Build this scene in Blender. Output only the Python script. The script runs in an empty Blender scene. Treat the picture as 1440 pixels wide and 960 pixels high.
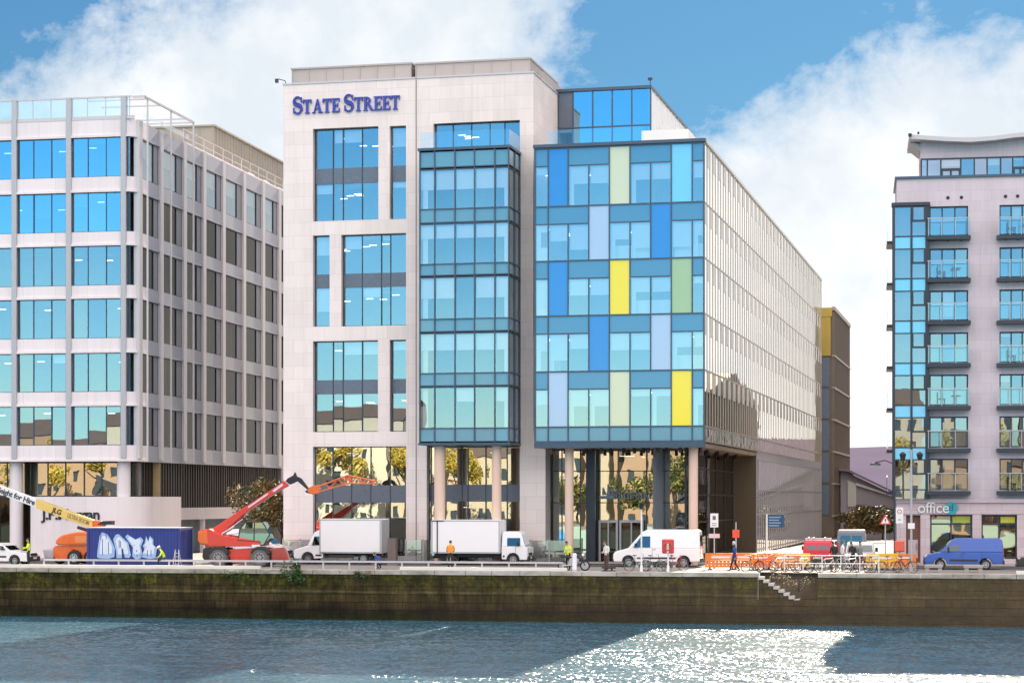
import bpy, bmesh, math, random
from math import sin, cos, tan, atan, atan2, pi, radians, sqrt, hypot
from mathutils import Vector, Matrix
RN = random.Random(11)
scene = bpy.context.scene
COL = scene.collection

# ------------------------------------------------------------------ camera model (1440 x 960 measuring grid)
FPX, CXP, HYP, PSI, HC = 2900.0, 720.0, 700.0, radians(10.74), 4.38
def ray(px):
    u = (px - CXP) / FPX
    return (-sin(PSI) + u * cos(PSI), cos(PSI) + u * sin(PSI))
def atY(px, Y):
    """world x and depth where the sight line through a column meets the plane y = Y"""
    d = ray(px); t = Y / d[1]
    return d[0] * t, t
def zof(py, t):
    return HC + (HYP - py) * t / FPX
class Frame:
    """local frame of a building: u along its front, v going back, z up"""
    def __init__(s, ox, oy, rot):
        s.o = (ox, oy); s.rot = rot
        c, q = cos(-rot), sin(-rot)
        s.c = (c * (-ox) - q * (-oy), q * (-ox) + c * (-oy))
    def d(s, px):
        d = ray(px); c, q = cos(-s.rot), sin(-s.rot)
        return (c * d[0] - q * d[1], q * d[0] + c * d[1])
    def u(s, px, v=0.0):
        d = s.d(px); t = (v - s.c[1]) / d[1]
        return s.c[0] + d[0] * t
    def t(s, px, v=0.0):
        return (v - s.c[1]) / s.d(px)[1]
    def z(s, px, py, v=0.0):
        return zof(py, s.t(px, v))
    def v(s, px, u):
        d = s.d(px); t = (u - s.c[0]) / d[0]
        return s.c[1] + d[1] * t
    def zs(s, px, py, u):
        d = s.d(px); t = (u - s.c[0]) / d[0]
        return zof(py, t)

# ------------------------------------------------------------------ mesh builder
class MB:
    def __init__(s):
        s.V = []; s.F = []; s.M = []
    def add(s, vs, fs, mi=0):
        b = len(s.V); s.V += [tuple(v) for v in vs]
        for f in fs:
            s.F.append([b + i for i in f]); s.M.append(mi)
    def box(s, x0, x1, y0, y1, z0, z1, mi=0):
        if x0 > x1: x0, x1 = x1, x0
        if y0 > y1: y0, y1 = y1, y0
        if z0 > z1: z0, z1 = z1, z0
        s.add([(x0,y0,z0),(x1,y0,z0),(x1,y1,z0),(x0,y1,z0),(x0,y0,z1),(x1,y0,z1),(x1,y1,z1),(x0,y1,z1)],
              [(3,2,1,0),(4,5,6,7),(0,1,5,4),(1,2,6,5),(2,3,7,6),(3,0,4,7)], mi)
        return s
    def quad(s, a, b, c, d, mi=0):
        s.add([a, b, c, d], [(0,1,2,3)], mi); return s
    def pane(s, a, b, v, z0, z1, tilt=.02):
        """one glass pane facing the river, set a few millimetres out of true like real glazing"""
        q = [RN.uniform(-tilt, tilt) for _ in range(3)]
        s.quad((a,v+q[0],z0), (b,v+q[1],z0), (b,v+q[1]+q[2],z1), (a,v+q[0]+q[2],z1)); return s
    def poly(s, pts, mi=0):
        s.add(pts, [tuple(range(len(pts)))], mi); return s
    def cyl(s, p0, p1, r0, r1=None, n=12, mi=0, caps=True):
        r1 = r0 if r1 is None else r1
        p0, p1 = Vector(p0), Vector(p1); a = (p1 - p0)
        if a.length < 1e-6: return s
        a.normalize(); k = Vector((0,0,1)) if abs(a.z) < .9 else Vector((1,0,0))
        x = a.cross(k).normalized(); y = a.cross(x)
        vs = []
        for p, r in ((p0, r0), (p1, r1)):
            for i in range(n):
                t = 2*pi*i/n; vs.append(p + x*(r*cos(t)) + y*(r*sin(t)))
        fs = [(i, (i+1) % n, n + (i+1) % n, n + i) for i in range(n)]
        fs = [f[::-1] for f in fs]
        if caps:
            fs.append(tuple(range(n))); fs.append(tuple(range(2*n-1, n-1, -1)))
        s.add(vs, fs, mi); return s
    def tube(s, pts, r, n=8, mi=0):
        for a, b in zip(pts[:-1], pts[1:]): s.cyl(a, b, r, r, n, mi)
        return s
    def prism(s, prof, y0, y1, mi=0, plane='xz', shrink=None):
        """closed profile swept from y0 to y1 (profile counter-clockwise)"""
        n = len(prof)
        def P(p, y):
            if plane == 'xz': return (p[0], y, p[1])
            if plane == 'xy': return (p[0], p[1], y)
            return (y, p[0], p[1])
        vs = [P(p, y0) for p in prof] + [P(p, y1) for p in prof]
        fs = [tuple(range(n)), tuple(range(2*n-1, n-1, -1))] + [(i, n+i, n+(i+1) % n, (i+1) % n) for i in range(n)]
        s.add(vs, fs, mi); return s
    def ell(s, c, rx, ry, rz, n=12, m=8, mi=0, z0=-1.0, z1=1.0):
        vs = []; fs = []
        a0, a1 = math.asin(z0), math.asin(z1)
        for j in range(m+1):
            a = a0 + (a1-a0)*j/m
            for i in range(n):
                t = 2*pi*i/n
                vs.append((c[0]+rx*cos(a)*cos(t), c[1]+ry*cos(a)*sin(t), c[2]+rz*sin(a)))
        for j in range(m):
            for i in range(n):
                fs.append((j*n+i, j*n+(i+1) % n, (j+1)*n+(i+1) % n, (j+1)*n+i))
        s.add(vs, fs, mi); return s
    def torus(s, c, R, r, axis='y', n=24, m=8, mi=0, a0=0, a1=2*pi):
        vs = []; fs = []; full = abs(a1-a0-2*pi) < 1e-6
        N = n if full else n+1
        for i in range(N):
            t = a0+(a1-a0)*i/n
            for j in range(m):
                p = 2*pi*j/m; q = R+r*cos(p); h = r*sin(p)
                if axis == 'y': v = (c[0]+q*cos(t), c[1]+h, c[2]+q*sin(t))
                elif axis == 'z': v = (c[0]+q*cos(t), c[1]+q*sin(t), c[2]+h)
                else: v = (c[0]+h, c[1]+q*cos(t), c[2]+q*sin(t))
                vs.append(v)
        for i in range(n):
            k = (i+1) % N
            for j in range(m):
                fs.append((i*m+j, i*m+(j+1) % m, k*m+(j+1) % m, k*m+j))
        s.add(vs, fs, mi); return s
    def strip(s, path, z0, z1, th):
        """an upright band along a plan path (list of (x,y)), thickness th to the left of the path"""
        n = len(path); inner = []
        for i in range(n):
            a = path[max(i-1,0)]; b = path[min(i+1,n-1)]
            dx, dy = b[0]-a[0], b[1]-a[1]; l = hypot(dx, dy)
            inner.append((path[i][0]-dy/l*th, path[i][1]+dx/l*th))
        vs = []
        for i in range(n):
            vs += [(*path[i], z0), (*path[i], z1), (*inner[i], z1), (*inner[i], z0)]
        fs = []
        for i in range(n-1):
            a, b = 4*i, 4*(i+1)
            for k in range(4):
                fs.append((a+k, b+k, b+(k+1) % 4, a+(k+1) % 4))
        fs += [(0,1,2,3), (4*n-1,4*n-2,4*n-3,4*n-4)]
        s.add(vs, fs); return s
    def xform(s, M):
        s.V = [tuple(M @ Vector(v)) for v in s.V]; return s
    def merge(s, o, M=None, mi=None):
        vs = [tuple(M @ Vector(v)) for v in o.V] if M is not None else o.V
        b = len(s.V); s.V += vs
        for f, m in zip(o.F, o.M):
            s.F.append([b+i for i in f]); s.M.append(m if mi is None else mi)
        return s
    def mesh(s, name):
        me = bpy.data.meshes.new(name); me.from_pydata(s.V, [], s.F)
        if any(s.M): me.polygons.foreach_set('material_index', s.M)
        return me

def fixn(me):
    bm = bmesh.new(); bm.from_mesh(me); bmesh.ops.recalc_face_normals(bm, faces=bm.faces); bm.to_mesh(me); bm.free()

def obj(name, mb, mats, parent=None, smooth=None, bevel=0, seg=2, recalc=True):
    me = mb.mesh(name) if isinstance(mb, MB) else mb
    if recalc: fixn(me)
    for m in (mats if isinstance(mats, (list, tuple)) else [mats]): me.materials.append(m)
    o = bpy.data.objects.new(name, me); COL.objects.link(o)
    if parent is not None: o.parent = parent
    if smooth is not None:
        me.polygons.foreach_set('use_smooth', [True]*len(me.polygons))
        try: me.set_sharp_from_angle(angle=radians(smooth))
        except Exception: pass
    if bevel:
        b = o.modifiers.new('bevel', 'BEVEL'); b.width = bevel; b.segments = seg; b.limit_method = 'ANGLE'; b.angle_limit = radians(35)
        b.harden_normals = False
    return o
def tag(o, label=None, cat=None, group=None, kind=None):
    if label: o['label'] = label
    if cat: o['category'] = cat
    if group: o['group'] = group
    if kind: o['kind'] = kind
    return o
def thing(name, label, cat, loc=(0,0,0), rz=0, group=None):
    o = bpy.data.objects.new(name, None); COL.objects.link(o)
    o.empty_display_size = .3
    o.location = loc; o.rotation_euler = (0,0,rz)
    return tag(o, label, cat, group)
def copy_tree(o, parent=None):
    c = o.copy(); COL.objects.link(c); c.parent = parent
    for ch in [x for x in o.children]: copy_tree(ch, c)
    return c
def text(name, s, size, mat, parent, loc, rot=(pi/2,0,0), extrude=.01, align='CENTER', space=1.0, shear=0, offset=0, sx=1):
    cu = bpy.data.curves.new(name, 'FONT'); cu.body = s; cu.size = size; cu.extrude = extrude
    cu.align_x = align; cu.align_y = 'CENTER'; cu.space_character = space; cu.shear = shear; cu.offset = offset
    cu.resolution_u = 3
    cu.materials.append(mat)
    o = bpy.data.objects.new(name, cu); COL.objects.link(o); o.parent = parent
    o.location = loc; o.rotation_euler = rot; o.scale = (sx,1,1)
    return o

# ------------------------------------------------------------------ materials
class NT:
    def __init__(s, nt): s.nt = nt
    def n(s, typ, **kw):
        x = s.nt.nodes.new(typ)
        for k, v in kw.items(): setattr(x, k, v)
        return x
    def l(s, a, b): s.nt.links.new(a, b)
    def m(s, op, a, b=None, c=None, clamp=False):
        x = s.n('ShaderNodeMath', operation=op, use_clamp=clamp)
        for i, v in enumerate((a, b, c)):
            if v is None: continue
            if isinstance(v, (int, float)): x.inputs[i].default_value = v
            else: s.l(v, x.inputs[i])
        return x.outputs[0]
    def mix(s, f, a, b, blend='MIX'):
        x = s.n('ShaderNodeMix', data_type='RGBA', blend_type=blend)
        for i, v in ((0, f), (6, a), (7, b)):
            if isinstance(v, (int, float)): x.inputs[i].default_value = v
            elif isinstance(v, (tuple, list)): x.inputs[i].default_value = (*v[:3], 1)
            else: s.l(v, x.inputs[i])
        return x.outputs[2]
    def ramp(s, f, stops, interp='LINEAR'):
        x = s.n('ShaderNodeValToRGB'); x.color_ramp.interpolation = interp
        e = x.color_ramp.elements
        while len(e) < len(stops): e.new(.5)
        for el, (p, c) in zip(e, stops):
            el.position = p; el.color = (*c, 1) if len(c) == 3 else c
        s.l(f, x.inputs[0]); return x.outputs[0]
    def noise(s, vec, scale, detail=4, rough=.55, dist=0):
        x = s.n('ShaderNodeTexNoise'); x.inputs['Scale'].default_value = scale
        x.inputs['Detail'].default_value = detail; x.inputs['Roughness'].default_value = rough; x.inputs['Distortion'].default_value = dist
        if vec is not None: s.l(vec, x.inputs['Vector'])
        return x.outputs['Fac']
    def mapping(s, vec, scale=(1,1,1), loc=(0,0,0)):
        x = s.n('ShaderNodeMapping'); x.inputs['Scale'].default_value = scale; x.inputs['Location'].default_value = loc
        s.l(vec, x.inputs['Vector']); return x.outputs[0]
    def bump(s, h, strength=.3, dist=.05):
        x = s.n('ShaderNodeBump'); x.inputs['Strength'].default_value = strength; x.inputs['Distance'].default_value = dist
        s.l(h, x.inputs['Height']); return x.outputs[0]

def newmat(name):
    m = bpy.data.materials.new(name); m.use_nodes = True
    nt = m.node_tree; b = nt.nodes['Principled BSDF']; t = NT(nt)
    return m, t, b
def pmat(name, col, rough=.6, metal=0, var=.12, scale=3.0, bump=0, bscale=20, emit=None, spec=None, coat=0, stretch=(1,1,1)):
    m, t, b = newmat(name)
    tc = t.n('ShaderNodeTexCoord').outputs['Object']
    v = t.mapping(tc, stretch)
    if var:
        f = t.noise(v, scale, 5, .6)
        c = t.mix(f, tuple(x*(1-var) for x in col), tuple(min(1, x*(1+var)) for x in col))
        t.l(c, b.inputs['Base Color'])
        r = t.m('MULTIPLY_ADD', f, .2, rough-.1, clamp=True); t.l(r, b.inputs['Roughness'])
    else:
        b.inputs['Base Color'].default_value = (*col, 1); b.inputs['Roughness'].default_value = rough
    b.inputs['Metallic'].default_value = metal
    if spec is not None: b.inputs['Specular IOR Level'].default_value = spec
    if coat: b.inputs['Coat Weight'].default_value = coat; b.inputs['Coat Roughness'].default_value = .08
    if bump: t.l(t.bump(t.noise(v, bscale, 4), bump, .02), b.inputs['Normal'])
    if emit: b.inputs['Emission Color'].default_value = (*emit[0], 1); b.inputs['Emission Strength'].default_value = emit[1]
    return m
def glass(name, refl=.5, rcol=(.85,.95,1), tint=(.35,.5,.55), wob=.05, wscale=.35, rough=.0, ior=1.45):
    m = bpy.data.materials.new(name); m.use_nodes = True; nt = m.node_tree; nt.nodes.clear(); t = NT(nt)
    out = t.n('ShaderNodeOutputMaterial'); mx = t.n('ShaderNodeMixShader')
    tr = t.n('ShaderNodeBsdfTransparent'); tr.inputs[0].default_value = (*tint, 1)
    gl = t.n('ShaderNodeBsdfGlossy'); gl.inputs['Color'].default_value = (*rcol, 1); gl.inputs['Roughness'].default_value = rough
    fr = t.n('ShaderNodeFresnel'); fr.inputs['IOR'].default_value = ior
    tc = t.n('ShaderNodeTexCoord').outputs['Object']
    nb = t.bump(t.noise(tc, wscale, 2, .4), wob, .06)
    t.l(nb, gl.inputs['Normal'])
    f = t.m('ADD', fr.outputs[0], refl, clamp=True)
    t.l(f, mx.inputs[0]); t.l(tr.outputs[0], mx.inputs[1]); t.l(gl.outputs[0], mx.inputs[2]); t.l(mx.outputs[0], out.inputs[0])
    return m
def stone(name, col, pw=1.2, ph=.75, var=.05, joint=.75, stain=.2, offset=.5):
    """cladding slabs with fine joints and rain stains; coordinates are the building's own"""
    m, t, b = newmat(name)
    tc = t.n('ShaderNodeTexCoord').outputs['Object']
    sp = t.n('ShaderNodeSeparateXYZ'); t.l(tc, sp.inputs[0])
    cb = t.n('ShaderNodeCombineXYZ')
    t.l(t.m('ADD', sp.outputs[0], sp.outputs[1]), cb.inputs[0]); t.l(sp.outputs[2], cb.inputs[1])
    br = t.n('ShaderNodeTexBrick'); br.offset = offset
    t.l(cb.outputs[0], br.inputs['Vector'])
    br.inputs['Scale'].default_value = 1.0; br.inputs['Mortar Size'].default_value = .012; br.inputs['Mortar Smooth'].default_value = .2
    br.inputs['Brick Width'].default_value = pw; br.inputs['Row Height'].default_value = ph; br.inputs['Bias'].default_value = 0
    br.inputs['Color1'].default_value = (*[c*(1-var) for c in col], 1); br.inputs['Color2'].default_value = (*[min(1, c*(1+var)) for c in col], 1)
    br.inputs['Mortar'].default_value = (*[c*joint for c in col], 1)
    big = t.noise(t.mapping(tc, (1,1,.35)), .35, 5, .6)
    streak = t.noise(t.mapping(tc, (2.2,2.2,.12)), 1.3, 5, .65)
    s = t.m('MULTIPLY', t.m('SUBTRACT', t.m('ADD', big, streak), .95, clamp=True), stain*2.2, clamp=True)
    c = t.mix(s, br.outputs['Color'], tuple(c*.55 for c in col)); t.l(c, b.inputs['Base Color'])
    b.inputs['Roughness'].default_value = .75
    fine = t.noise(tc, 25, 4)
    t.l(t.bump(fine, .12, .01), b.inputs['Normal'])
    return m
M = {}
M['stone'] = stone('pale_limestone', (.81,.72,.70), 1.5, .9, .04, .80, .30)
M['stone_white'] = stone('white_precast', (.76,.70,.72), 2.4, 30, .03, .82, .26)
M['lilac'] = stone('grey_render', (.61,.53,.58), 1.35, .7, .04, .82, .34)
M['lilac_base'] = stone('grey_shopfront_stone', (.57,.47,.50), 1.0, .6, .06, .7, .18)
M['frame'] = pmat('dark_frame', (.035,.045,.06), .4, .3, .1)
M['frame_blue'] = pmat('blue_grey_frame', (.06,.09,.13), .35, .4, .1)
M['grey_metal'] = pmat('grey_metal', (.42,.42,.45), .45, .3, .08, 1.5)
M['fin_metal'] = pmat('pale_fin_metal', (.52,.50,.52), .42, .3, .08, 1.2)
M['lobby_grey'] = pmat('charcoal_spandrel', (.11,.125,.16), .3, 0, .08)
M['spandrel'] = pmat('spandrel_slate', (.12,.145,.19), .25, 0, .06)
M['roof_screen'] = pmat('roof_screen', (.40,.37,.36), .6, .1, .08, 1.0, stretch=(1,1,.2))
M['roof'] = pmat('roof_felt', (.22,.21,.2), .85, 0, .15, .8)
M['interior'] = pmat('office_interior', (.17,.21,.25), .8, 0, .6, .5)
M['interior_warm'] = pmat('lobby_interior', (.42,.30,.15), .7, 0, .45, .35)
M['blind'] = pmat('white_blind', (.92,.92,.92), .8, 0, .04)
M['light'] = pmat('ceiling_lamp', (.9,.9,.88), .5, 0, 0, emit=((1,.97,.9), 1.3))
M['glass_blue'] = glass('blue_tinted_glass', .31, (.82,.94,.98), (.82,.93,.97))
M['glass_deep'] = glass('deep_blue_glass', .46, (.50,.84,1), (.30,.50,.62))
M['glass_bay'] = glass('bay_glass', .27, (.83,.95,.98), (.93,.98,1))
M['glass_dark'] = glass('smoked_glass', .035, (.9,.85,.78), (.17,.14,.115), .08, .5, ior=1.18)
M['glass_lobby'] = glass('lobby_glass', .46, (.95,1,.93), (.62,.70,.64), .09, .35)
M['glass_flat'] = glass('apartment_glass', .27, (.85,.95,1), (.72,.74,.72), .09, .4)
M['glass_clear'] = glass('clear_balustrade', .10, (.9,.97,1), (.82,.92,.95), .05)
M['glass_side'] = glass('side_elevation_glass', .58, (1,.96,.90), (.3,.28,.24), .14, .45)
def gpanel(name, col, rough=.12, coat=.6):
    return pmat(name, col, rough, 0, .03, .6, coat=coat)
M['p_blue'] = gpanel('azure_panel', (.03,.24,.64))
M['p_sky'] = gpanel('sky_panel', (.18,.58,.85))
M['p_lav'] = gpanel('lavender_panel', (.38,.53,.74))
M['p_lime'] = gpanel('pale_lime_panel', (.60,.66,.46))
M['p_olive'] = gpanel('olive_panel', (.34,.50,.27))
M['p_yellow'] = gpanel('yellow_panel', (.84,.70,.01))
M['p_span'] = gpanel('blue_spandrel_glass', (.075,.26,.44))
M['p_span2'] = gpanel('teal_spandrel_glass', (.12,.30,.41))
M['cream'] = pmat('cream_cladding', (.60,.56,.50), .3, .2, .06, .5)
M['gold'] = pmat('gold_cladding', (.44,.29,.06), .4, .4, .12, .8)
M['brown_slat'] = pmat('bronze_slats', (.17,.13,.10), .5, .3, .15, 1.0)
M['white'] = pmat('white_paint', (.78,.78,.78), .4, 0, .03)
M['concrete'] = pmat('concrete', (.36,.33,.31), .85, 0, .12, 1.2, bump=.2)
M['soffit'] = pmat('soffit_panels', (.32,.24,.18), .5, .2, .1)
M['column'] = pmat('stone_column', (.70,.52,.42), .6, 0, .06, 1.0)
M['black'] = pmat('black_plastic', (.015,.015,.017), .5, 0, .2)
M['rubber'] = pmat('tyre_rubber', (.022,.022,.023), .8, 0, .3, 8)
M['alu'] = pmat('wheel_alloy', (.45,.45,.46), .35, .8, .1)
M['navy_letters'] = pmat('blue_sign_letters', (.028,.045,.36), .35, 0, .06)
M['carglass'] = glass('vehicle_glass', .25, (.85,.95,1), (.12,.16,.17), .05)
# ------------------------------------------------------------------ render, camera, light
scene.render.engine = 'CYCLES'
cy = scene.cycles
cy.use_denoising = True
try: cy.denoiser = 'OPENIMAGEDENOISE'
except Exception: pass
cy.max_bounces = 7; cy.diffuse_bounces = 3; cy.glossy_bounces = 4; cy.transmission_bounces = 4; cy.transparent_max_bounces = 12
cy.sample_clamp_indirect = 8; cy.sample_clamp_direct = 0; cy.blur_glossy = .3
cy.caustics_reflective = False; cy.caustics_refractive = False
vs = scene.view_settings
vs.view_transform = 'Standard'; vs.look = 'None'; vs.gamma = 1; vs.exposure = EXPOSURE = 1.5
scene.render.resolution_x = 1024; scene.render.resolution_y = 682

cd = bpy.data.cameras.new('camera'); cam = bpy.data.objects.new('camera', cd); COL.objects.link(cam)
cam.location = (0, 0, HC); cam.rotation_euler = (pi/2, 0, PSI)
cd.sensor_width = 36; cd.lens = 36*FPX/1440; cd.shift_y = (HYP-480)/1440
cd.clip_start = .5; cd.clip_end = 20000
scene.camera = cam

SUN_EL, SUN_AZ = radians(31.5), radians(3.8)
sl = bpy.data.lights.new('sun', 'SUN'); sun = bpy.data.objects.new('sun', sl); COL.objects.link(sun)
sl.energy = 4.0; sl.angle = radians(.7); sl.color = (1, .86, .66)
sdir = Vector((sin(SUN_AZ)*cos(SUN_EL), cos(SUN_AZ)*cos(SUN_EL), sin(SUN_EL)))
sun.rotation_euler = sdir.to_track_quat('Z', 'Y').to_euler(); sun.location = sdir*300

w = bpy.data.worlds.new('World'); scene.world = w; w.use_nodes = True
wt = NT(w.node_tree)
bg = w.node_tree.nodes['Background']; bg.inputs['Strength'].default_value = .12
sky = wt.n('ShaderNodeTexSky', sky_type='NISHITA'); sky.sun_disc = False
sky.sun_elevation = SUN_EL; sky.sun_rotation = SUN_AZ; sky.altitude = 0; sky.air_density = 1.0; sky.dust_density = .2; sky.ozone_density = 3.0
dirv = wt.n('ShaderNodeTexCoord').outputs['Generated']
sp = wt.n('ShaderNodeSeparateXYZ'); wt.l(dirv, sp.inputs[0])
dx, dy, dz = sp.outputs
ady = wt.m('MAXIMUM', wt.m('ABSOLUTE', dy), .05)
gx = wt.m('DIVIDE', dx, ady); gz = wt.m('DIVIDE', dz, ady)
def gno(px, py):
    d = ray(px); return d[0]/d[1], (HYP-py)/FPX/d[1]
def below(p, q):
    """signed distance below the line p->q on the forward sky plane (positive underneath)"""
    (x1, z1), (x2, z2) = gno(*p), gno(*q); L = hypot(x2-x1, z2-z1)
    nx, nz = (z2-z1)/L, -(x2-x1)/L
    if x2 < x1: nx, nz = -nx, -nz
    return wt.m('ADD', wt.m('MULTIPLY_ADD', gx, nx, -(nx*x1+nz*z1)), wt.m('MULTIPLY', gz, nz))
l1 = below((0,150), (330,-10))                   # left bank of cloud, rising to the right ...
x_end = gno(765, 0)[0]
l2 = wt.m('MULTIPLY', wt.m('SUBTRACT', x_end, gx), .9)     # ... and ending over the white tower
left = wt.m('MINIMUM', l1, l2)
r1 = below((1020,225), (1290,75)); r2 = below((1290,85), (1620,40))
right = wt.m('MINIMUM', r1, r2)
right = wt.m('MINIMUM', right, wt.m('MULTIPLY', wt.m('SUBTRACT', gx, gno(985,0)[0]), .8))
front = wt.m('MAXIMUM', left, right)
cv = wt.n('ShaderNodeCombineXYZ'); wt.l(gx, cv.inputs[0]); wt.l(gz, cv.inputs[1])
nz1 = wt.noise(cv.outputs[0], 16, 10, .62, .25)
nz2 = wt.noise(wt.mapping(cv.outputs[0], (1,1.5,1), (3.1,.7,0)), 38, 8, .65)
frag = wt.m('MULTIPLY_ADD', wt.m('SUBTRACT', nz1, .5), .115, wt.m('MULTIPLY', wt.m('SUBTRACT', nz2, .5), .045))
fmask = wt.m('ADD', wt.m('MULTIPLY', wt.m('ADD', front, frag), 22), .45, clamp=True)
# thin veil right of the white tower and in the far corner
# the half of the sky behind the camera: open blue low down, broken bright cloud added overhead to light the facades
nb = wt.noise(dirv, 2.6, 7, .6, .3)
high = wt.m('MULTIPLY_ADD', dz, 2.3, -.43)
bmask = wt.m('MULTIPLY', wt.m('ADD', wt.m('SUBTRACT', nb, .47), high), 3.2, clamp=True)
isf = wt.m('MULTIPLY_ADD', dy, 6, -1.2, clamp=True)
mk = wt.n('ShaderNodeMix', data_type='FLOAT'); wt.l(isf, mk.inputs[0]); wt.l(bmask, mk.inputs[2]); wt.l(fmask, mk.inputs[3])
mask = mk.outputs[0]
mask = wt.m('MULTIPLY', mask, wt.m('MULTIPLY_ADD', mask, -1.0, 2.0))
tex = wt.noise(cv.outputs[0], 11, 6, .55)
low = wt.m('MULTIPLY_ADD', gz, -5.0, .95, clamp=True)
ccol = wt.mix(wt.m('ADD', wt.m('MULTIPLY_ADD', tex, 3.0, -1.35), wt.m('MULTIPLY', low, .9), clamp=True), (2.4,2.6,2.8), (3.6,3.55,3.5))
ccol = wt.mix(isf, (6.9,6.15,5.95), ccol)                     # added clouds behind the camera, brightest so they light the shaded fronts
tb = wt.mix(wt.m('MULTIPLY_ADD', dz, 6.5, -.15, clamp=True), (.52,.70,.76), (.30,.62,.77))
tint = wt.mix(isf, tb, (.095,.175,.215))
skyc = wt.mix(1.0, sky.outputs[0], tint, 'MULTIPLY')
fin = wt.mix(mask, skyc, ccol)
wt.l(fin, bg.inputs['Color'])

# ------------------------------------------------------------------ ground, river, quays
YQ, ZW = 121.0, -3.0
def gmat():
    m, t, b = newmat('street_setts')
    tc = t.n('ShaderNodeTexCoord').outputs['Object']
    br = t.n('ShaderNodeTexBrick'); t.l(tc, br.inputs['Vector'])
    br.inputs['Scale'].default_value = 1; br.inputs['Brick Width'].default_value = .6; br.inputs['Row Height'].default_value = .4; br.inputs['Mortar Size'].default_value = .012
    br.inputs['Color1'].default_value = (.30,.28,.27,1); br.inputs['Color2'].default_value = (.24,.23,.22,1); br.inputs['Mortar'].default_value = (.14,.13,.13,1)
    c = t.mix(t.m('MULTIPLY', t.noise(tc, .3, 6, .6), .5), br.outputs[0], (.15,.14,.13)); t.l(c, b.inputs['Base Color'])
    b.inputs['Roughness'].default_value = .8
    return m
M['paving'] = gmat()
M['asphalt'] = pmat('asphalt', (.055,.055,.057), .85, 0, .25, .6, bump=.3, bscale=30)
M['mark'] = pmat('road_paint', (.72,.71,.66), .7, 0, .12, 3)
M['kerb'] = pmat('granite_kerb', (.42,.41,.40), .75, 0, .12, 2)
def wallmat():
    m, t, b = newmat('mossy_quay_masonry')
    tc = t.n('ShaderNodeTexCoord').outputs['Object']
    sp = t.n('ShaderNodeSeparateXYZ'); t.l(tc, sp.inputs[0])
    cb = t.n('ShaderNodeCombineXYZ'); t.l(t.m('ADD', sp.outputs[0], sp.outputs[1]), cb.inputs[0]); t.l(sp.outputs[2], cb.inputs[1])
    br = t.n('ShaderNodeTexBrick'); t.l(cb.outputs[0], br.inputs['Vector'])
    br.inputs['Scale'].default_value = 1; br.inputs['Brick Width'].default_value = 1.5; br.inputs['Row Height'].default_value = .48; br.inputs['Mortar Size'].default_value = .022; br.inputs['Mortar Smooth'].default_value = .5
    br.inputs['Color1'].default_value = (.062,.043,.021,1); br.inputs['Color2'].default_value = (.034,.024,.012,1); br.inputs['Mortar'].default_value = (.013,.010,.005,1)
    streak = t.noise(t.mapping(tc, (1.9,1.9,.25)), 1.1, 8, .74)
    big = t.noise(t.mapping(tc, (.12,.12,.5)), 1.0, 4, .6)
    # growth: dense in the upper course band, gone in the tidal band
    zt = t.m('MULTIPLY_ADD', sp.outputs[2], .55, 1.15, clamp=True)
    left = t.m('MULTIPLY_ADD', sp.outputs[0], -.016, .30, clamp=True)
    g = t.m('ADD', t.m('ADD', streak, t.m('MULTIPLY', big, .5)), t.m('MULTIPLY_ADD', left, .3, -.62))
    patchy = t.m('MULTIPLY_ADD', t.noise(t.mapping(tc, (.25,.25,.6), (3,1,4)), 1.0, 5, .65), 3.2, -1.0, clamp=True)
    g = t.m('MULTIPLY', t.m('MULTIPLY', t.m('MULTIPLY', g, 4, clamp=True), zt, clamp=True), t.m('MULTIPLY_ADD', patchy, .75, .25), clamp=True)
    algae = t.m('MULTIPLY', t.m('MULTIPLY_ADD', sp.outputs[2], -1.6, -3.9, clamp=True), t.noise(t.mapping(tc, (1,1,.6)), 2.2, 6, .7))
    moss = t.ramp(t.noise(tc, 2.4, 8, .72), [(.34,(.008,.013,.004)), (.5,(.032,.042,.007)), (.6,(.10,.10,.010)), (.72,(.24,.20,.03))])
    c = t.mix(g, br.outputs[0], moss)
    dry = t.m('MULTIPLY', t.m('SUBTRACT', t.noise(t.mapping(tc, (1,1,.5), (7,3,2)), 1.5, 6, .7), .56, clamp=True), 3.0, clamp=True)
    c = t.mix(t.m('MULTIPLY', dry, .45), c, (.15,.12,.075))
    line = t.m('MULTIPLY', t.m('SUBTRACT', 1.0, t.m('MULTIPLY', t.m('ABSOLUTE', t.m('ADD', sp.outputs[2], t.m('MULTIPLY_ADD', t.noise(t.mapping(tc, (.15,.15,.1)), 1.0, 3), .3, 1.15))), 9.0), clamp=True), t.m('MULTIPLY_ADD', t.noise(t.mapping(tc, (.5,.5,2)), 1.4, 6, .7), 2.4, -.75, clamp=True))
    c = t.mix(t.m('MULTIPLY', line, .55), c, (.24,.20,.12))
    wet = t.m('MULTIPLY_ADD', t.m('ADD', sp.outputs[2], t.m('MULTIPLY', t.noise(t.mapping(tc,(.4,.4,1)), 1.2, 4), 1.2)), -1.5, -1.9, clamp=True)
    c = t.mix(t.m('MULTIPLY', wet, t.m('MULTIPLY_ADD', t.noise(t.mapping(tc,(.7,.7,2)), 1.6, 7, .7), 1.2, .32), clamp=True), c, (.005,.005,.002))
    c = t.mix(t.m('MULTIPLY', algae, .9), c, (.035,.045,.008))
    st2 = t.noise(t.mapping(tc, (1.7,1.7,.30), (2,8,1)), 1.2, 9, .78)
    c = t.mix(1.0, c, t.ramp(st2, [(.34,(.40,.40,.40)), (.5,(.95,.95,.95)), (.66,(1.75,1.65,1.45))]), 'MULTIPLY')
    flare = t.m('MULTIPLY_ADD', sp.outputs[0], .022, .75, clamp=True)      # lens flare put into the colour: browner and lighter towards the right
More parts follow.
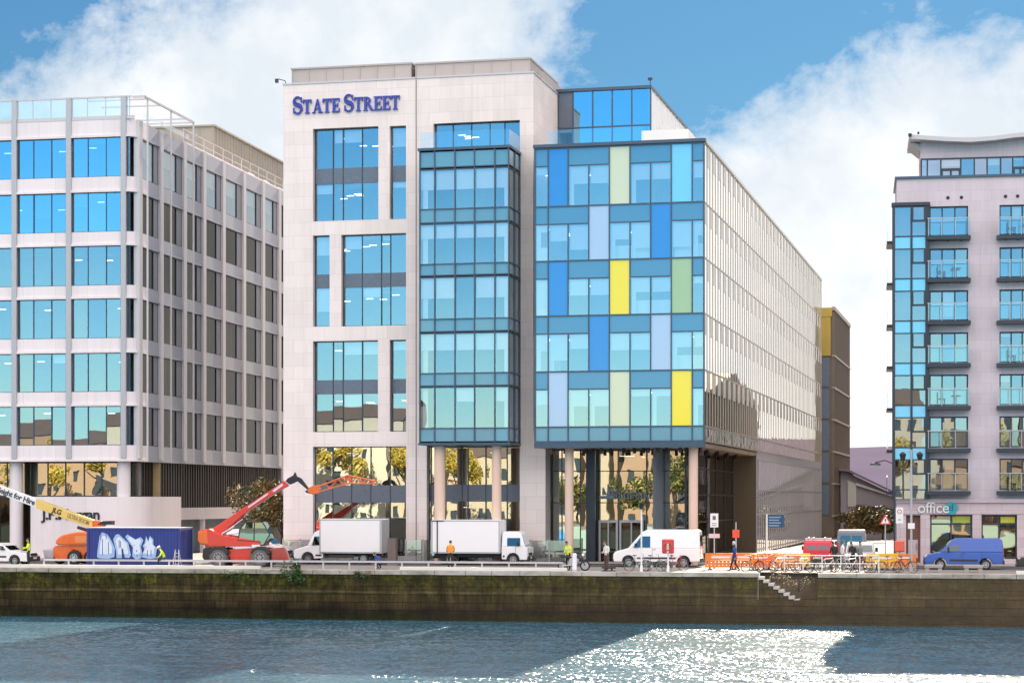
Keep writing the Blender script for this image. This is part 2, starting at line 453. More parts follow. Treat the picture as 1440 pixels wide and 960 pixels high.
    c = t.mix(t.m('MULTIPLY', flare, .55), c, t.mix(t.noise(t.mapping(tc, (.5,.5,1.2)), 1.2, 7, .7), (.06,.042,.026), (.23,.165,.115)))
    t.l(c, b.inputs['Base Color'])
    b.inputs['Specular IOR Level'].default_value = .12
    t.l(t.m('MULTIPLY_ADD', wet, -.35, .85), b.inputs['Roughness'])
    h = t.m('ADD', t.m('MULTIPLY', br.outputs['Fac'], -.6), t.noise(tc, 5, 6, .7))
    t.l(t.bump(h, .7, .06), b.inputs['Normal'])
    return m
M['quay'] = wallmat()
M['moss_ledge'] = pmat('yellow_lichen_coping', (.42,.38,.26), .85, 0, .4, 1.2, bump=.3)
def watermat():
    m, t, b = newmat('river_water')
    tc = t.n('ShaderNodeTexCoord').outputs['Object']
    b.inputs['Base Color'].default_value = (.036,.102,.148, 1)
    b.inputs['Roughness'].default_value = .20; b.inputs['IOR'].default_value = 1.333
    b.inputs['Specular IOR Level'].default_value = .5
    # wave slopes given directly, so that ripples finer than a pixel still tilt the surface
    def slopes(scale, mp, loc, det):
        x = t.n('ShaderNodeTexNoise'); x.inputs['Scale'].default_value = scale; x.inputs['Detail'].default_value = det; x.inputs['Roughness'].default_value = .6
        t.l(t.mapping(tc, mp, loc), x.inputs['Vector'])
        v = t.n('ShaderNodeVectorMath', operation='SUBTRACT'); t.l(x.outputs['Color'], v.inputs[0]); v.inputs[1].default_value = (.5,.5,.5); return v.outputs[0]
    def vs_(op, a, b):
        v = t.n('ShaderNodeVectorMath', operation=op); t.l(a, v.inputs[0])
        if isinstance(b, float): v.inputs['Scale'].default_value = b
        else: t.l(b, v.inputs[1])
        return v.outputs[0]
    sw1 = vs_('SCALE', slopes(1.0, (.5,.8,1), (0,0,0), 3), .9)
    sw2 = vs_('SCALE', slopes(1.0, (4.6,2.6,1), (5,2,0), 5), 2.3)
    patch = t.m('MULTIPLY_ADD', t.noise(t.mapping(tc, (.05,.10,1), (1,5,0)), 1.0, 6, .65), 3.0, -.6)
    tot = vs_('ADD', sw1, sw2)
    v = t.n('ShaderNodeVectorMath', operation='SCALE'); t.l(tot, v.inputs[0]); t.l(patch, v.inputs['Scale'])
    w_ = t.n('ShaderNodeVectorMath', operation='MULTIPLY'); t.l(v.outputs[0], w_.inputs[0]); w_.inputs[1].default_value = (1,1,0)
    u_ = t.n('ShaderNodeVectorMath', operation='ADD'); t.l(w_.outputs[0], u_.inputs[0]); u_.inputs[1].default_value = (0,0,1)
    nn = t.n('ShaderNodeVectorMath', operation='NORMALIZE'); t.l(u_.outputs[0], nn.inputs[0])
    t.l(nn.outputs[0], b.inputs['Normal'])
    return m
M['water'] = watermat()

def sheet(name, x0, x1, y0, y1, z, mat, nx=1, ny=1):
    mb = MB()
    for i in range(nx):
        for j in range(ny):
            a, b_ = x0+(x1-x0)*i/nx, x0+(x1-x0)*(i+1)/nx; c, d = y0+(y1-y0)*j/ny, y0+(y1-y0)*(j+1)/ny
            mb.quad((a,c,z),(b_,c,z),(b_,d,z),(a,d,z))
    return tag(obj(name, mb, mat, recalc=False), kind='structure')
sheet('river', -1500, 1500, 6, 126, ZW, M['water'])
sheet('ground', -6000, 6000, YQ+1.1, 9000, -.004, M['paving'])
sheet('road', -400, 400, 130.5, 136.6, .002, M['asphalt'])
sheet('near_quay_ground', -600, 600, -500, 5.0, 0, M['paving'])
mk_ = MB()
for i in range(-30, 30):
    mk_.quad((i*4, 133.45, .006), (i*4+2, 133.45, .006), (i*4+2, 133.57, .006), (i*4, 133.57, .006))
tag(obj('road_markings', mk_, M['mark'], recalc=False), kind='structure')
kb = MB(); kb.box(-300, 300, 136.6, 136.85, -.05, .12)
tag(obj('kerb', kb, M['kerb']), kind='structure')
pv = MB(); pv.box(-300, 300, 136.85, 170, -.05, .116)
tag(obj('pavement', pv, M['paving']), kind='structure')

def grid_wall(mb, u0, u1, z0, z1, v, ops, reveal, mi=0, back=None):
    """a wall face at v with rectangular openings (a,b,c,d)=u0,u1,z0,z1 and reveals of the given depth"""
    us = sorted(set([u0, u1]+[o[0] for o in ops]+[o[1] for o in ops])); zs = sorted(set([z0, z1]+[o[2] for o in ops]+[o[3] for o in ops]))
    us = [x for x in us if u0-1e-6 <= x <= u1+1e-6]; zs = [x for x in zs if z0-1e-6 <= x <= z1+1e-6]
    for i in range(len(us)-1):
        for j in range(len(zs)-1):
            cu, cz = (us[i]+us[i+1])/2, (zs[j]+zs[j+1])/2
            if any(o[0] < cu < o[1] and o[2] < cz < o[3] for o in ops): continue
            mb.quad((us[i],v,zs[j]), (us[i+1],v,zs[j]), (us[i+1],v,zs[j+1]), (us[i],v,zs[j+1]), mi)
    for a, b, c, d in ops:
        r = v+reveal
        mb.quad((a,v,c), (a,v,d), (a,r,d), (a,r,c), mi); mb.quad((b,v,d), (b,v,c), (b,r,c), (b,r,d), mi)
        mb.quad((a,v,d), (b,v,d), (b,r,d), (a,r,d), mi); mb.quad((b,v,c), (a,v,c), (a,r,c), (b,r,c), mi)

XS0, XS1 = atY(1066, YQ)[0], atY(1150, YQ)[0]
qb = MB()
grid_wall(qb, -320, XS0, -5, -.22, YQ, [], 0); grid_wall(qb, XS1, 320, -5, -.22, YQ, [], 0)
grid_wall(qb, XS0, XS1, -5, -1.55, YQ, [], 0)
qb.quad((XS0,YQ,-1.55),(XS1,YQ,-1.55),(XS1,YQ+1.6,-1.55),(XS0,YQ+1.6,-1.55))
rc = MB(); rc.quad((XS0,YQ+1.6,-1.55),(XS1,YQ+1.6,-1.55),(XS1,YQ+1.6,-.01),(XS0,YQ+1.6,-.01))
rc.quad((XS1,YQ,-1.55),(XS1,YQ,-.01),(XS1,YQ+1.6,-.01),(XS1,YQ+1.6,-1.55))
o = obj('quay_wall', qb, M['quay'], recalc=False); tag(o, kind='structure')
st = MB(); ns = 8; sw = (XS1-XS0-1.1)/ns; sm = MB()
for i in range(ns):
    zt_ = -.02-(i+1)*1.5/ns
    st.box(XS0+.003+i*sw, XS0+(i+1)*sw+.04, YQ+.02, YQ+1.59, zt_-.175, zt_+.0)
    if zt_-.18 > -1.54: sm.box(XS0+.003+i*sw, XS0+(i+1)*sw, YQ+.06, YQ+1.585, -1.545, zt_-.177)
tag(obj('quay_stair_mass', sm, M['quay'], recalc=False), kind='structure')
o = obj('quay_steps', st, pmat('worn_granite_steps', (.50,.46,.42), .8, 0, .35, 2.5), bevel=.02); tag(o, kind='structure')
# coping stones: pale and clean along most of the edge, lichen-stained at the far left
cp = MB(); ed = atY(80, YQ)[0]; x = -320
while x < 320:
    ln = 1.6+RN.random()*.6
    a, b_ = x, min(x+ln-.025, 320)
    if not (b_ > XS0-.01 and a < XS1+.01): cp.box(a, b_, YQ-.06-RN.random()*.015, YQ+1.15, -.24, .015+RN.random()*.012)
    x += ln
cp.box(XS0-1.5, XS0-.01, YQ-.06, YQ+1.15, -.24, .02); cp.box(XS1+.01, XS1+1.5, YQ-.06, YQ+1.15, -.24, .02)
def copmat():
    m, t, b = newmat('coping_granite')
    tc = t.n('ShaderNodeTexCoord').outputs['Object']
    f = t.noise(t.mapping(tc, (.35,1,1)), 1.3, 6, .65)
    c = t.ramp(f, [(.3,(.14,.13,.08)), (.48,(.36,.33,.28)), (.62,(.5,.47,.44))])
    t.l(c, b.inputs['Base Color']); b.inputs['Roughness'].default_value = .8
    t.l(t.bump(t.noise(tc, 8, 5), .4, .03), b.inputs['Normal'])
    return m
M['coping'] = copmat()
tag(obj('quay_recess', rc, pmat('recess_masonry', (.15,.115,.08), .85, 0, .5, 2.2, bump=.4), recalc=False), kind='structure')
tag(obj('quay_coping', cp, M['coping'], bevel=.02), kind='structure')
# ================================================================== buildings
def build_window(B, u0, u1, z0, z1, v, mulls, pane, spans=(), spmat=None, hbars=(), name='window', blind=.0, lights=0, fw=.06, fmat=None, depth=.12, floors=None):
    """a glazed opening: the frame is the part; pane, spandrel, blind and ceiling lights are its sub-parts"""
    fr = MB()
    fr.box(u0, u0+fw, v, v+depth, z0, z1); fr.box(u1-fw, u1, v, v+depth, z0, z1)
    fr.box(u0+fw, u1-fw, v, v+depth, z0, z0+fw); fr.box(u0+fw, u1-fw, v, v+depth, z1-fw, z1)
    for m in mulls: fr.box(m-fw/2, m+fw/2, v+.003, v+depth-.003, z0+fw, z1-fw)
    for h in hbars: fr.box(u0+fw, u1-fw, v+.006, v+depth-.006, h-fw/2, h+fw/2)
    wd = obj(name, fr, fmat or M['frame'], B, recalc=False)
    pn = MB(); edges = [u0+fw*.5]+sorted(mulls)+[u1-fw*.5]
    for a, b in zip(edges[:-1], edges[1:]):
        pn.pane(a+.01, b-.01, v+depth*.6, z0+fw*.5, z1-fw*.5)
    obj('pane', pn, pane, wd, recalc=False)
    if spans:
        s = MB()
        for a, b in spans: s.box(edges[0]+.03, edges[-1]-.03, v+.02, v+depth*.55, a, b)
        obj('spandrel', s, spmat or M['spandrel'], wd, recalc=False)
    if blind > 0:
        s = MB(); lo = [z0]+[b for a, b in spans]; hi = [a for a, b in spans]+[z1]
        for zl, zh in zip(lo, hi):
            drop = RN.choice((.25, .35, .35, .5))
            for p, q in zip(edges[:-1], edges[1:]):
                if RN.random() < blind:
                    d = drop if RN.random() < .75 else RN.choice((.15, .6, .85))
                    s.quad((p+.05, v+depth+.12, zh-(zh-zl)*d), (q-.05, v+depth+.12, zh-(zh-zl)*d), (q-.05, v+depth+.12, zh-.05), (p+.05, v+depth+.12, zh-.05))
        if s.V: obj('blind', s, M['blind'], wd, recalc=False)
    if lights:
        s = MB(); tops = [a for a, b in spans]+[z1]
        for zh in tops:
            for k in range(lights):
                uu = RN.uniform(u0+.3, u1-.9); vv = v+RN.uniform(1.2, 5.5)
                s.box(uu, uu+.5, vv, vv+.14, zh-.42, zh-.38)
        obj('ceiling_light', s, M['light'], wd, recalc=False)
    return wd

# ------------------------------------------------------------------ central office building: white stone tower + coloured glass wing
d0 = ray(398.5)
SS = Frame(d0[0]*143, d0[1]*143, radians(-2.7))
A = thing('office_building', 'white stone and coloured glass office block with blue lettering, in the middle', 'office building', (*SS.o, 0), SS.rot)
U = lambda px, v=0: SS.u(px, v)
Z = lambda px, py, v=0: SS.z(px, py, v)
ztop = Z(575, 111.5); uR = U(750); u_pr = U(767)
ops = []; wins = []
def W(x0, x1, yt, yb, mu, sp=None, pane='glass_blue', bl=.35, li=4):
    u0, u1 = U(x0), U(x1); xm = (x0+x1)/2
    z1_, z0_ = Z(xm, yt), Z(xm, yb)
    ops.append((u0, u1, z0_, z1_))
    wins.append((u0, u1, z0_, z1_, [U(m) for m in mu], [(Z(xm, sp[1]), Z(xm, sp[0]))] if sp else [], pane, bl, li))
W(440, 532, 179.5, 310, (466, 480, 507), (235, 257))
W(548, 571, 177, 308, (), (232, 254))
W(440, 463.5, 331, 459, (), (385, 404.5))
W(480, 571, 329, 458, (507, 534, 547), (383, 403))
W(440, 531.5, 479, 607, (466, 480, 507), (533.5, 553.5))
W(548, 571, 477.5, 606.5, (), (532, 552.5))
W(440, 571, 627.5, 781, (465.5, 492, 519, 546.5), (682, 706.5), 'glass_lobby', .0, 2)
W(609.5, 731, 171.5, 226, (635, 661, 687, 708), None, 'glass_blue', .3, 5)
# recess behind the glass bay and its columns
zb = Z(660, 626.5)
ops.append((U(600), U(731), 0.12, zb))
ul, uu_ = U(590, -3), U(716, -3)
mb = MB(); grid_wall(mb, 0, uR, 0, ztop, 0, ops, .55)
mb.quad((uR,0,zb-.5), (uR,0,ztop), (uR,13,ztop), (uR,13,zb-.5))
mb.quad((0,13,0), (0,13,ztop), (0,0,ztop), (0,0,0)); mb.quad((0,13,0), (uR,13,0), (uR,13,ztop), (0,13,ztop))
mb.quad((0,0,ztop), (uR,0,ztop), (uR,13,ztop), (0,13,ztop))
mb.box(uR+.002, u_pr, 0.002, 1.6, 0, zb+.6)                # broad pier under the wing
obj('stone_wall', mb, M['stone'], A, recalc=False)
g = MB(); ug = U(585.3)
g.box(ug-.045, ug+.045, -.012, .01, 0, ztop+.01)
obj('rain_channel', g, pmat('zinc_channel', (.30,.27,.26), .5, .4), A)
cop = MB(); cop.box(-.05, ug-.05, -.05, .5, ztop+.003, ztop+.12); cop.box(ug+.05, uR+.06, -.05, .5, ztop+.003, ztop+.12); cop.box(uR-.4, uR+.06, .502, 13, ztop+.003, ztop+.12)
obj('parapet_cap', cop, M['fin_metal'], A)
for (u0, u1, z0_, z1_, mu, sp, pane, bl, li) in wins:
    build_window(A, u0, u1, z0_, z1_, .38, mu, M[pane], sp, M['lobby_grey'] if pane == 'glass_lobby' else M['spandrel'], blind=bl, lights=li)
# plant screen on the roof
for x0, x1, y0p, y1p in ((411, 578, 97, 114), (585, 745, 87.5, 108)):
    s = MB(); a, b = U(x0, 3), U(x1, 3); zt = Z((x0+x1)/2, (y0p+ (92 if x0 < 500 else 87))/2, 3)
    s.box(a, b, 3, 12, ztop+.002, zt)
    n = int((b-a)/1.2)
    for k in range(n+1): s.box(a+(b-a)*k/n-.03, a+(b-a)*k/n+.03, 2.96, 3, ztop+.15, zt+.003)
    s.box(a-.08, b+.08, 2.9, 12.1, zt+.004, zt+.12)
    obj('plant_screen', s, M['roof_screen'], A)
s = MB(); a = U(745, 3)+.1; b = U(766, 7); zt = Z(750, 89, 3)
s.box(a, uR-.3, 4.5, 12, ztop+.002, zt-.3); obj('plant_screen', s, M['roof_screen'], A)
# floors and back wall inside the tower (seen through the glass)
s = MB()
s.quad((.3,7,.1), (uR-.3,7,.1), (uR-.3,7,ztop-.3), (.3,7,ztop-.3))
for py in (245, 320, 394, 468, 543, 617, 694): zz = Z(500, py); s.box(.3, uR-.3, .6, 6.9, zz-.35, zz)
obj('floor_slabs', s, M['interior'], A, recalc=False)

# glass bay on the tower
bayrows = [(215,237,'s'),(240,295,'g'),(295.5,314,'s'),(316.5,372,'g'),(372.5,388,'s'),(391,449,'g'),(449.5,466.5,'s'),(469.5,525,'g'),(525.5,542.5,'s'),(545,602,'g'),(602.5,620.5,'s')]
zt, zbt = Z(590, 213, -3), Z(590, 622.5, -3)
bm_ = [U(p, -3) for p in (611.5, 640, 667.5, 696)]
fr = MB()
hz = [Z(590, y, -3) for y in (236.5, 240, 295.2, 314, 316.3, 372.2, 388, 391, 449.2, 466.7, 469.5, 525.2, 542.7, 545, 602.2)]
for h in hz: fr.box(ul, uu_, -3.07, -2.95, h-.035, h+.035); fr.box(uu_-.05, uu_+.07, -2.948, 0, h-.035, h+.035)
for m in [ul+.03]+bm_+[uu_-.02]: fr.box(m-.035, m+.035, -3.1, -2.94, zbt, zt)
fr.box(uu_-.06, uu_+.075, -1.55, -1.48, zbt, zt); fr.box(uu_-.06, uu_+.078, -.09, -.01, zbt, zt); fr.box(ul-.03, ul+.05, -2.93, -.005, zbt, zt)
bay = obj('glass_bay', fr, M['frame_blue'], A, recalc=False)
tp = MB(); tp.box(ul-.1, uu_+.12, -3.15, -.003, zt+.002, zt+.18); obj('bay_roof', tp, M['frame_blue'], bay)
tp = MB(); tp.box(ul-.06, uu_+.1, -3.12, -.003, zbt-.16, zbt-.002); obj('bay_underside', tp, M['frame_blue'], bay)
for y0p, y1p, k in bayrows:
    za, zb_ = Z(590, y1p, -3), Z(590, y0p, -3)
    pn = MB(); eds = [ul]+bm_+[uu_]
    for p, q in zip(eds[:-1], eds[1:]): pn.pane(p+.02, q-.02, -3, za, zb_)
    for p, q in ((-3, -1.5), (-1.5, -.05)): pn.quad((uu_,p,za), (uu_,q,za), (uu_,q,zb_), (uu_,p,zb_))
    if k == 'g':
        obj('pane', pn, M['glass_bay'], bay, recalc=False)
        s = MB(); dr = RN.choice((.35, .42, .5))
        for p, q in zip(eds[:-1], eds[1:]):
            if RN.random() < .85: s.quad((p+.06,-2.8,zb_-(zb_-za)*dr), (q-.06,-2.8,zb_-(zb_-za)*dr), (q-.06,-2.8,zb_), (p+.06,-2.8,zb_))
        for p in (ul+.15, uu_-.4): s.quad((p,-2.7,za), (p+.35,-2.7,za), (p+.35,-2.7,zb_), (p,-2.7,zb_))
        obj('blind', s, M['blind'], bay, recalc=False)
    else:
        obj('spandrel', pn, M['p_span2'], bay, recalc=False)
s = MB()
for y in (305, 380, 458, 534, 611): zz = Z(590, y, -3); s.box(ul+.05, uu_-.1, -2.6, -.01, zz-.3, zz+.2)
s.quad((ul+.1,-.4,zbt+.1), (uu_-.1,-.4,zbt+.1), (uu_-.1,-.4,zt-.1), (ul+.1,-.4,zt-.1))
obj('bay_floors', s, M['interior'], bay, recalc=False)
s = MB(); s.quad((ul+.05,-3.02,zt+.18), (uu_,-3.02,zt+.18), (uu_,-3.02,zt+1.25), (ul+.05,-3.02,zt+1.25)); s.quad((uu_,-3.02,zt+.18), (uu_,-.05,zt+.18), (uu_,-.05,zt+1.25), (uu_,-3.02,zt+1.25))
obj('balustrade', s, M['glass_clear'], A, recalc=False)
# glazed lobby behind the bay columns
build_window(A, U(600)+.02, U(731)-.02, .12, zb-.02, .5, [U(p, .5) for p in (606, 625, 650, 658, 683, 713)], M['glass_lobby'], [(Z(660, 705), Z(660, 681))], M['lobby_grey'], lights=2)
for p0, p1 in ((611, 626), (692, 705)):
    a, b = U(p0, -2.2), U(p1, -2.2); c = MB(); c.cyl(((a+b)/2, -2.2, 0), ((a+b)/2, -2.2, zbt-.22), (b-a)/2, n=24)
    obj('column', c, M['column'], A, smooth=40)
for p in (645, 719):
    c = MB(); a = U(p, 1.3); c.box(a-.26, a+.26, 1.0, 1.5, 0, zb); obj('dark_column', c, M['frame'], A)

# ---- coloured glass wing
VG = -3.0
UG = U(990, VG); UL = U(752.5, VG)
cpx = (752.5, 771, 799, 828, 857, 886, 915, 944, 973.5, 990)
cu = [U(p, VG) for p in cpx]
rpy = (210, 291.5, 368, 445, 523, 600.5, 621)
rz = [Z(753, y, VG) for y in rpy]
sp_h = 24*141/2900
pat = [({1:'p_blue',4:'p_lime',7:'p_sky'}, [(0,0),(2,3),(5,6),(8,8)]),
       ({3:'p_lav',6:'p_blue'}, [(0,0),(1,2),(4,5),(7,8)]),
       ({1:'p_blue',4:'p_yellow',7:'p_olive'}, [(0,0),(2,3),(5,6),(8,8)]),
       ({3:'p_blue',6:'p_lav'}, [(0,0),(1,2),(4,5),(7,8)]),
       ({1:'p_lav',4:'p_lime',7:'p_yellow'}, [(0,0),(2,3),(5,6),(8,8)])]
fr = MB()
for z in rz: fr.box(UL, UG, VG-.06, VG+.08, z-.045, z+.045)
for k in range(10): 
    if k in (0, 9): fr.box(cu[k]-.05, cu[k]+.05, VG-.07, VG+.09, rz[6], rz[0])
for r, (pan, grp) in enumerate(pat):
    zt_, zb_ = rz[r], rz[r+1]
    for k in range(1, 9):
        zz = zt_
        for a, b in grp:
            if a < k <= b: zz = zt_-sp_h                      # no bar through a double-width spandrel
        fr.box(cu[k]-.04, cu[k]+.04, VG-.063, VG+.083, zb_+.045, zz-.045)
    for a, b in grp: fr.box(cu[a]+.04, cu[b+1]-.04, VG-.057, VG+.077, zt_-sp_h-.04, zt_-sp_h+.04)
for k in range(1, 9): fr.box(cu[k]-.04, cu[k]+.04, VG-.063, VG+.083, rz[6], rz[5]-.045)
fr.box(UL-.1, UG+.12, VG-.2, VG+.3, rz[0]+.048, rz[0]+.26); fr.box(UL-.05, UG+.05, VG-.1, VG+.3, rz[6]-.42, rz[6]-.05)
obj('curtain_wall_frame', fr, M['frame_blue'], A, recalc=False)
def pane_q(a, b, z0, z1, v): 
    m = MB(); m.quad((a,v,z0), (b,v,z0), (b,v,z1), (a,v,z1)); return m
for r, (pan, grp) in enumerate(pat):
    for c, mm in pan.items():
        m = MB(); m.box(cu[c]+.03, cu[c+1]-.03, VG-.005, VG+.06, rz[r+1]+.03, rz[r]-.03)
        obj('coloured_panel', m, M[mm], A, recalc=False)
    for a, b in grp:
        m = MB(); m.box(cu[a]+.03, cu[b+1]-.03, VG-.004, VG+.06, rz[r]-sp_h+.03, rz[r]-.03)
        obj('spandrel_panel', m, M['p_span'], A, recalc=False)
        m = MB()
        for k in range(a, b+1): m.pane(cu[k]+.03, cu[k+1]-.03, VG, rz[r+1]+.03, rz[r]-sp_h-.03)
        wd = obj('window_glass', m, M['glass_blue'], A, recalc=False)
        s = MB(); hh = rz[r]-sp_h-rz[r+1]
        d = RN.choice((.2, .4, .4, .45))
        for k in range(a, b+1):
            dd = d if RN.random() < .8 else .7
            s.quad((cu[k]+.08,VG+.2,rz[r]-sp_h-hh*dd), (cu[k+1]-.08,VG+.2,rz[r]-sp_h-hh*dd), (cu[k+1]-.08,VG+.2,rz[r]-sp_h), (cu[k]+.08,VG+.2,rz[r]-sp_h))
            if RN.random() < .4: s.quad((cu[k]+.08,VG+.22,rz[r+1]), (cu[k]+.35,VG+.22,rz[r+1]), (cu[k]+.35,VG+.22,rz[r]-sp_h), (cu[k]+.08,VG+.22,rz[r]-sp_h))
        if RN.random() < .25: s.quad((cu[a]+.1,VG+.6,rz[r+1]), (cu[b+1]-.1,VG+.6,rz[r+1]), (cu[b+1]-.1,VG+.6,rz[r+1]+hh*.4), (cu[a]+.1,VG+.6,rz[r+1]+hh*.4))
        obj('blind', s, M['blind'], wd, recalc=False)
        s = MB()
        for k in range(a, b+1):
            for q in range(2):
                x = RN.uniform(cu[k]+.05, cu[k+1]-.55); y = VG+RN.uniform(1.2, 5); s.box(x, x+.42, y, y+.14, rz[r]-sp_h-.16, rz[r]-sp_h-.12)
        obj('ceiling_light', s, M['light'], wd, recalc=False)
m = MB()
for k in range(9): m.box(cu[k]+.03, cu[k+1]-.03, VG-.004, VG+.06, rz[6]+.03, rz[5]-.03)
obj('base_panels', m, M['p_span2'], A, recalc=False)
s = MB()
s.quad((UL,5,rz[6]), (UG-.4,5,rz[6]), (UG-.4,5,rz[0]), (UL,5,rz[0]))
for r in range(6): s.box(UL+.05, UG-.3, VG+.25, 5, rz[r]-sp_h-.02 if r < 5 else rz[5]-.3, rz[r]-.2 if r else rz[0]-.05)
obj('wing_floors', s, M['interior'], A, recalc=False)
# soffit + roof
VE = SS.v(1155, UG)
s = MB(); s.box(UL, UG-.06, VG+.05, 30, rz[6]-.40, rz[6]-.12)
sf = obj('soffit', s, M['soffit'], A, recalc=False)
for k in range(16):
    x = UL+1+(UG-UL-1.5)*(k/15)+RN.uniform(-.2,.2); v = VG+RN.choice((.5, 1.2, 1.7))
    s = MB(); s.cyl((x,v,rz[6]-.40), (x,v,rz[6]-.75), .10, .12, 8); obj('spotlight', s, M['black'], A)
for k in range(10):
    v = VG+2+k*2.6; s = MB(); s.cyl((UG-.8-(k%2)*.5,v,rz[6]-.40), (UG-.8-(k%2)*.5,v,rz[6]-.75), .10, .12, 8); obj('spotlight', s, M['black'], A)
s = MB(); s.box(UL, UG-.02, VG+.3, VE, rz[0]-.01, rz[0]+.2); obj('wing_roof', s, M['roof'], A, recalc=False)
# long side elevation
far_panels = MB()
nb = 66; vv = [VG+.06+(VE-VG-.06)*k/nb for k in range(nb+1)]
V1 = SS.v(1065, UG)
for r in range(6):
    zt_, zb_ = (rz[r], rz[r+1])
    pn = MB()
    for k in range(nb): pn.quad((UG,vv[k]+.02,zb_), (UG,vv[k+1]-.02,zb_), (UG,vv[k+1]-.02,zt_), (UG,vv[k]+.02,zt_))
    obj('side_glazing', pn, M['glass_side'], A, recalc=False)
    sp_ = MB()
    if r < 5:
        for k in range(nb):
            if (k+r) % 2:
                if k < 40: obj('side_panel', MB().box(UG-.02, UG+.015, vv[k]+.04, vv[k+1]-.04, zt_-sp_h*1.15, zt_-.05), M['cream'], A, recalc=False)
                else: sp_.box(UG-.02, UG+.015, vv[k]+.04, vv[k+1]-.04, zt_-sp_h*1.15, zt_-.05)
        far_panels.merge(sp_)
tag(obj('far_side_panels', far_panels, M['cream'], A, recalc=False), kind='stuff')
s = MB()
for k in range(nb+1): s.box(UG-.04, UG+.03, vv[k]-.02, vv[k]+.02, rz[6], rz[0])
for z in rz: s.box(UG-.03, UG+.035, VG+.1, VE, z-.05, z+.05)
obj('side_fins', s, pmat('champagne_fins', (.40,.35,.28), .35, .4, .1), A, recalc=False)
s = MB(); s.box(UG-.35, UG+.1, VG+.31, VE, rz[0]+.05, rz[0]+.25); obj('side_parapet', s, M['cream'], A, recalc=False)
s = MB(); s.quad((UG-3.5,VG+1,0), (UG-3.5,VE,0), (UG-3.5,VE,rz[0]), (UG-3.5,VG+1,rz[0])); s.box(UL, UG-.05, VE-.3, VE, 0, rz[0])
obj('inner_wall', s, M['interior'], A, recalc=False)
# lower side elevation beyond the overhang: shopfront glazing with a mid rail
s = MB(); pn = MB(); zs_ = rz[6]-.4
n2 = 40
for k in range(n2+1): v = V1+(VE-V1)*k/n2; s.box(UG-.1, UG+.02, v-.03, v+.03, .1, zs_)
for z in (.35, 3.1, 5.0): s.box(UG-.09, UG+.015, V1, VE, z-.06, z+.06)
s.box(UG-.09, UG+.025, V1, VE, zs_-.3, rz[6]-.06)
lw = obj('street_glazing', s, M['grey_metal'], A, recalc=False)
for k in range(n2): v = V1+(VE-V1)*k/n2; v2 = V1+(VE-V1)*(k+1)/n2; pn.quad((UG-.03,v+.02,.1), (UG-.03,v2-.02,.1), (UG-.03,v2-.02,zs_-.3), (UG-.03,v+.02,zs_-.3))
obj('pane', pn, M['glass_side'], lw, recalc=False)
# lobby glazing below the wing: front
UI = UG-1.9; VLb = 2.0
zl = rz[6]-.42
def lob(px): return U(px, VLb)
lu0, lu1 = u_pr+.02, UI
build_window(A, lu0, lu1, .12, zl, VLb, [lob(p) for p in (790, 816, 840, 869, 909, 935)], M['glass_lobby'], hbars=[Z(870, 706.5, VLb), Z(870, 662, VLb)], name='lobby_window', lights=3)
s = MB(); s.quad((lu0-1,9,0), (lu1-.5,9,0), (lu1-.5,9,zl), (lu0-1,9,zl)); s.box(lu0-1, lu1-.3, 2.4, 9, 4.2, 4.5); s.quad((U(600),4,0), (uR,4,0), (uR,4,zb), (U(600),4,zb)); s.quad((U(440),4.2,0), (U(571),4.2,0), (U(571),4.2,Z(500,627)), (U(440),4.2,Z(500,627)))
obj('lobby_wall', s, M['interior_warm'], A, recalc=False)
# entrance doors
for p0, p1 in ((842, 869), (871, 905)):
    a, b = U(p0, VLb-.25), U(p1, VLb-.25); zz = Z(870, 731, VLb)
    d = MB(); d.box(a, a+.14, VLb-.3, VLb-.1, 0.12, zz); d.box(b-.14, b, VLb-.3, VLb-.1, .12, zz); d.box(a+.14, b-.14, VLb-.3, VLb-.1, zz-.16, zz); d.box((a+b)/2-.05, (a+b)/2+.05, VLb-.28, VLb-.12, .12, zz-.16)
    dd = obj('entrance_door', d, M['grey_metal'], A)
    obj('pane', MB().quad((a+.1,VLb-.2,.14), (b-.1,VLb-.2,.14), (b-.1,VLb-.2,zz-.1), (a+.1,VLb-.2,zz-.1)), M['glass_dark'], dd, recalc=False)
# lobby glazing: side under the overhang, and the return where the wall comes forward
s = MB(); pn = MB()
ds = [VLb+(V1-VLb)*k/5 for k in range(6)]
for v in ds: s.box(UI-.12, UI+.02, v-.07, v+.07, .1, zl)
for z in (.3, 2.7, 4.6, 6.4): s.box(UI-.1, UI+.015, VLb, V1, z-.05, z+.05)
sw_ = obj('side_lobby_window', s, M['frame'], A, recalc=False)
for a, b in zip(ds[:-1], ds[1:]): pn.quad((UI-.04,a,.1), (UI-.04,b,.1), (UI-.04,b,zl), (UI-.04,a,zl))
obj('pane', pn, M['glass_dark'], sw_, recalc=False)
s = MB(); s.box(UI+.02, UG-.1, V1, V1+.25, 0, zl); obj('end_pier', s, pmat('bronze_cladding', (.13,.095,.06), .35, .4), A)
s = MB(); s.quad((UI-3,VLb+1,0), (UI-3,V1,0), (UI-3,V1,zl), (UI-3,VLb+1,zl)); obj('side_lobby_wall', s, M['interior_warm'], A, recalc=False)
for p0, p1, v in ((794.5, 806.5, -1.9), (968.5, 981.5, -1.9)):
    a, b = U(p0, v), U(p1, v); c = MB(); c.cyl(((a+b)/2, v, 0), ((a+b)/2, v, rz[6]-.4), (b-a)/2, n=24); obj('column', c, M['column'], A, smooth=40)
for p in (765, 831):
    c = MB(); a = U(p, 1.2); c.box(a-.3, a+.3, 1.0, 1.5, 0, zl); obj('dark_column', c, M['frame'], A)
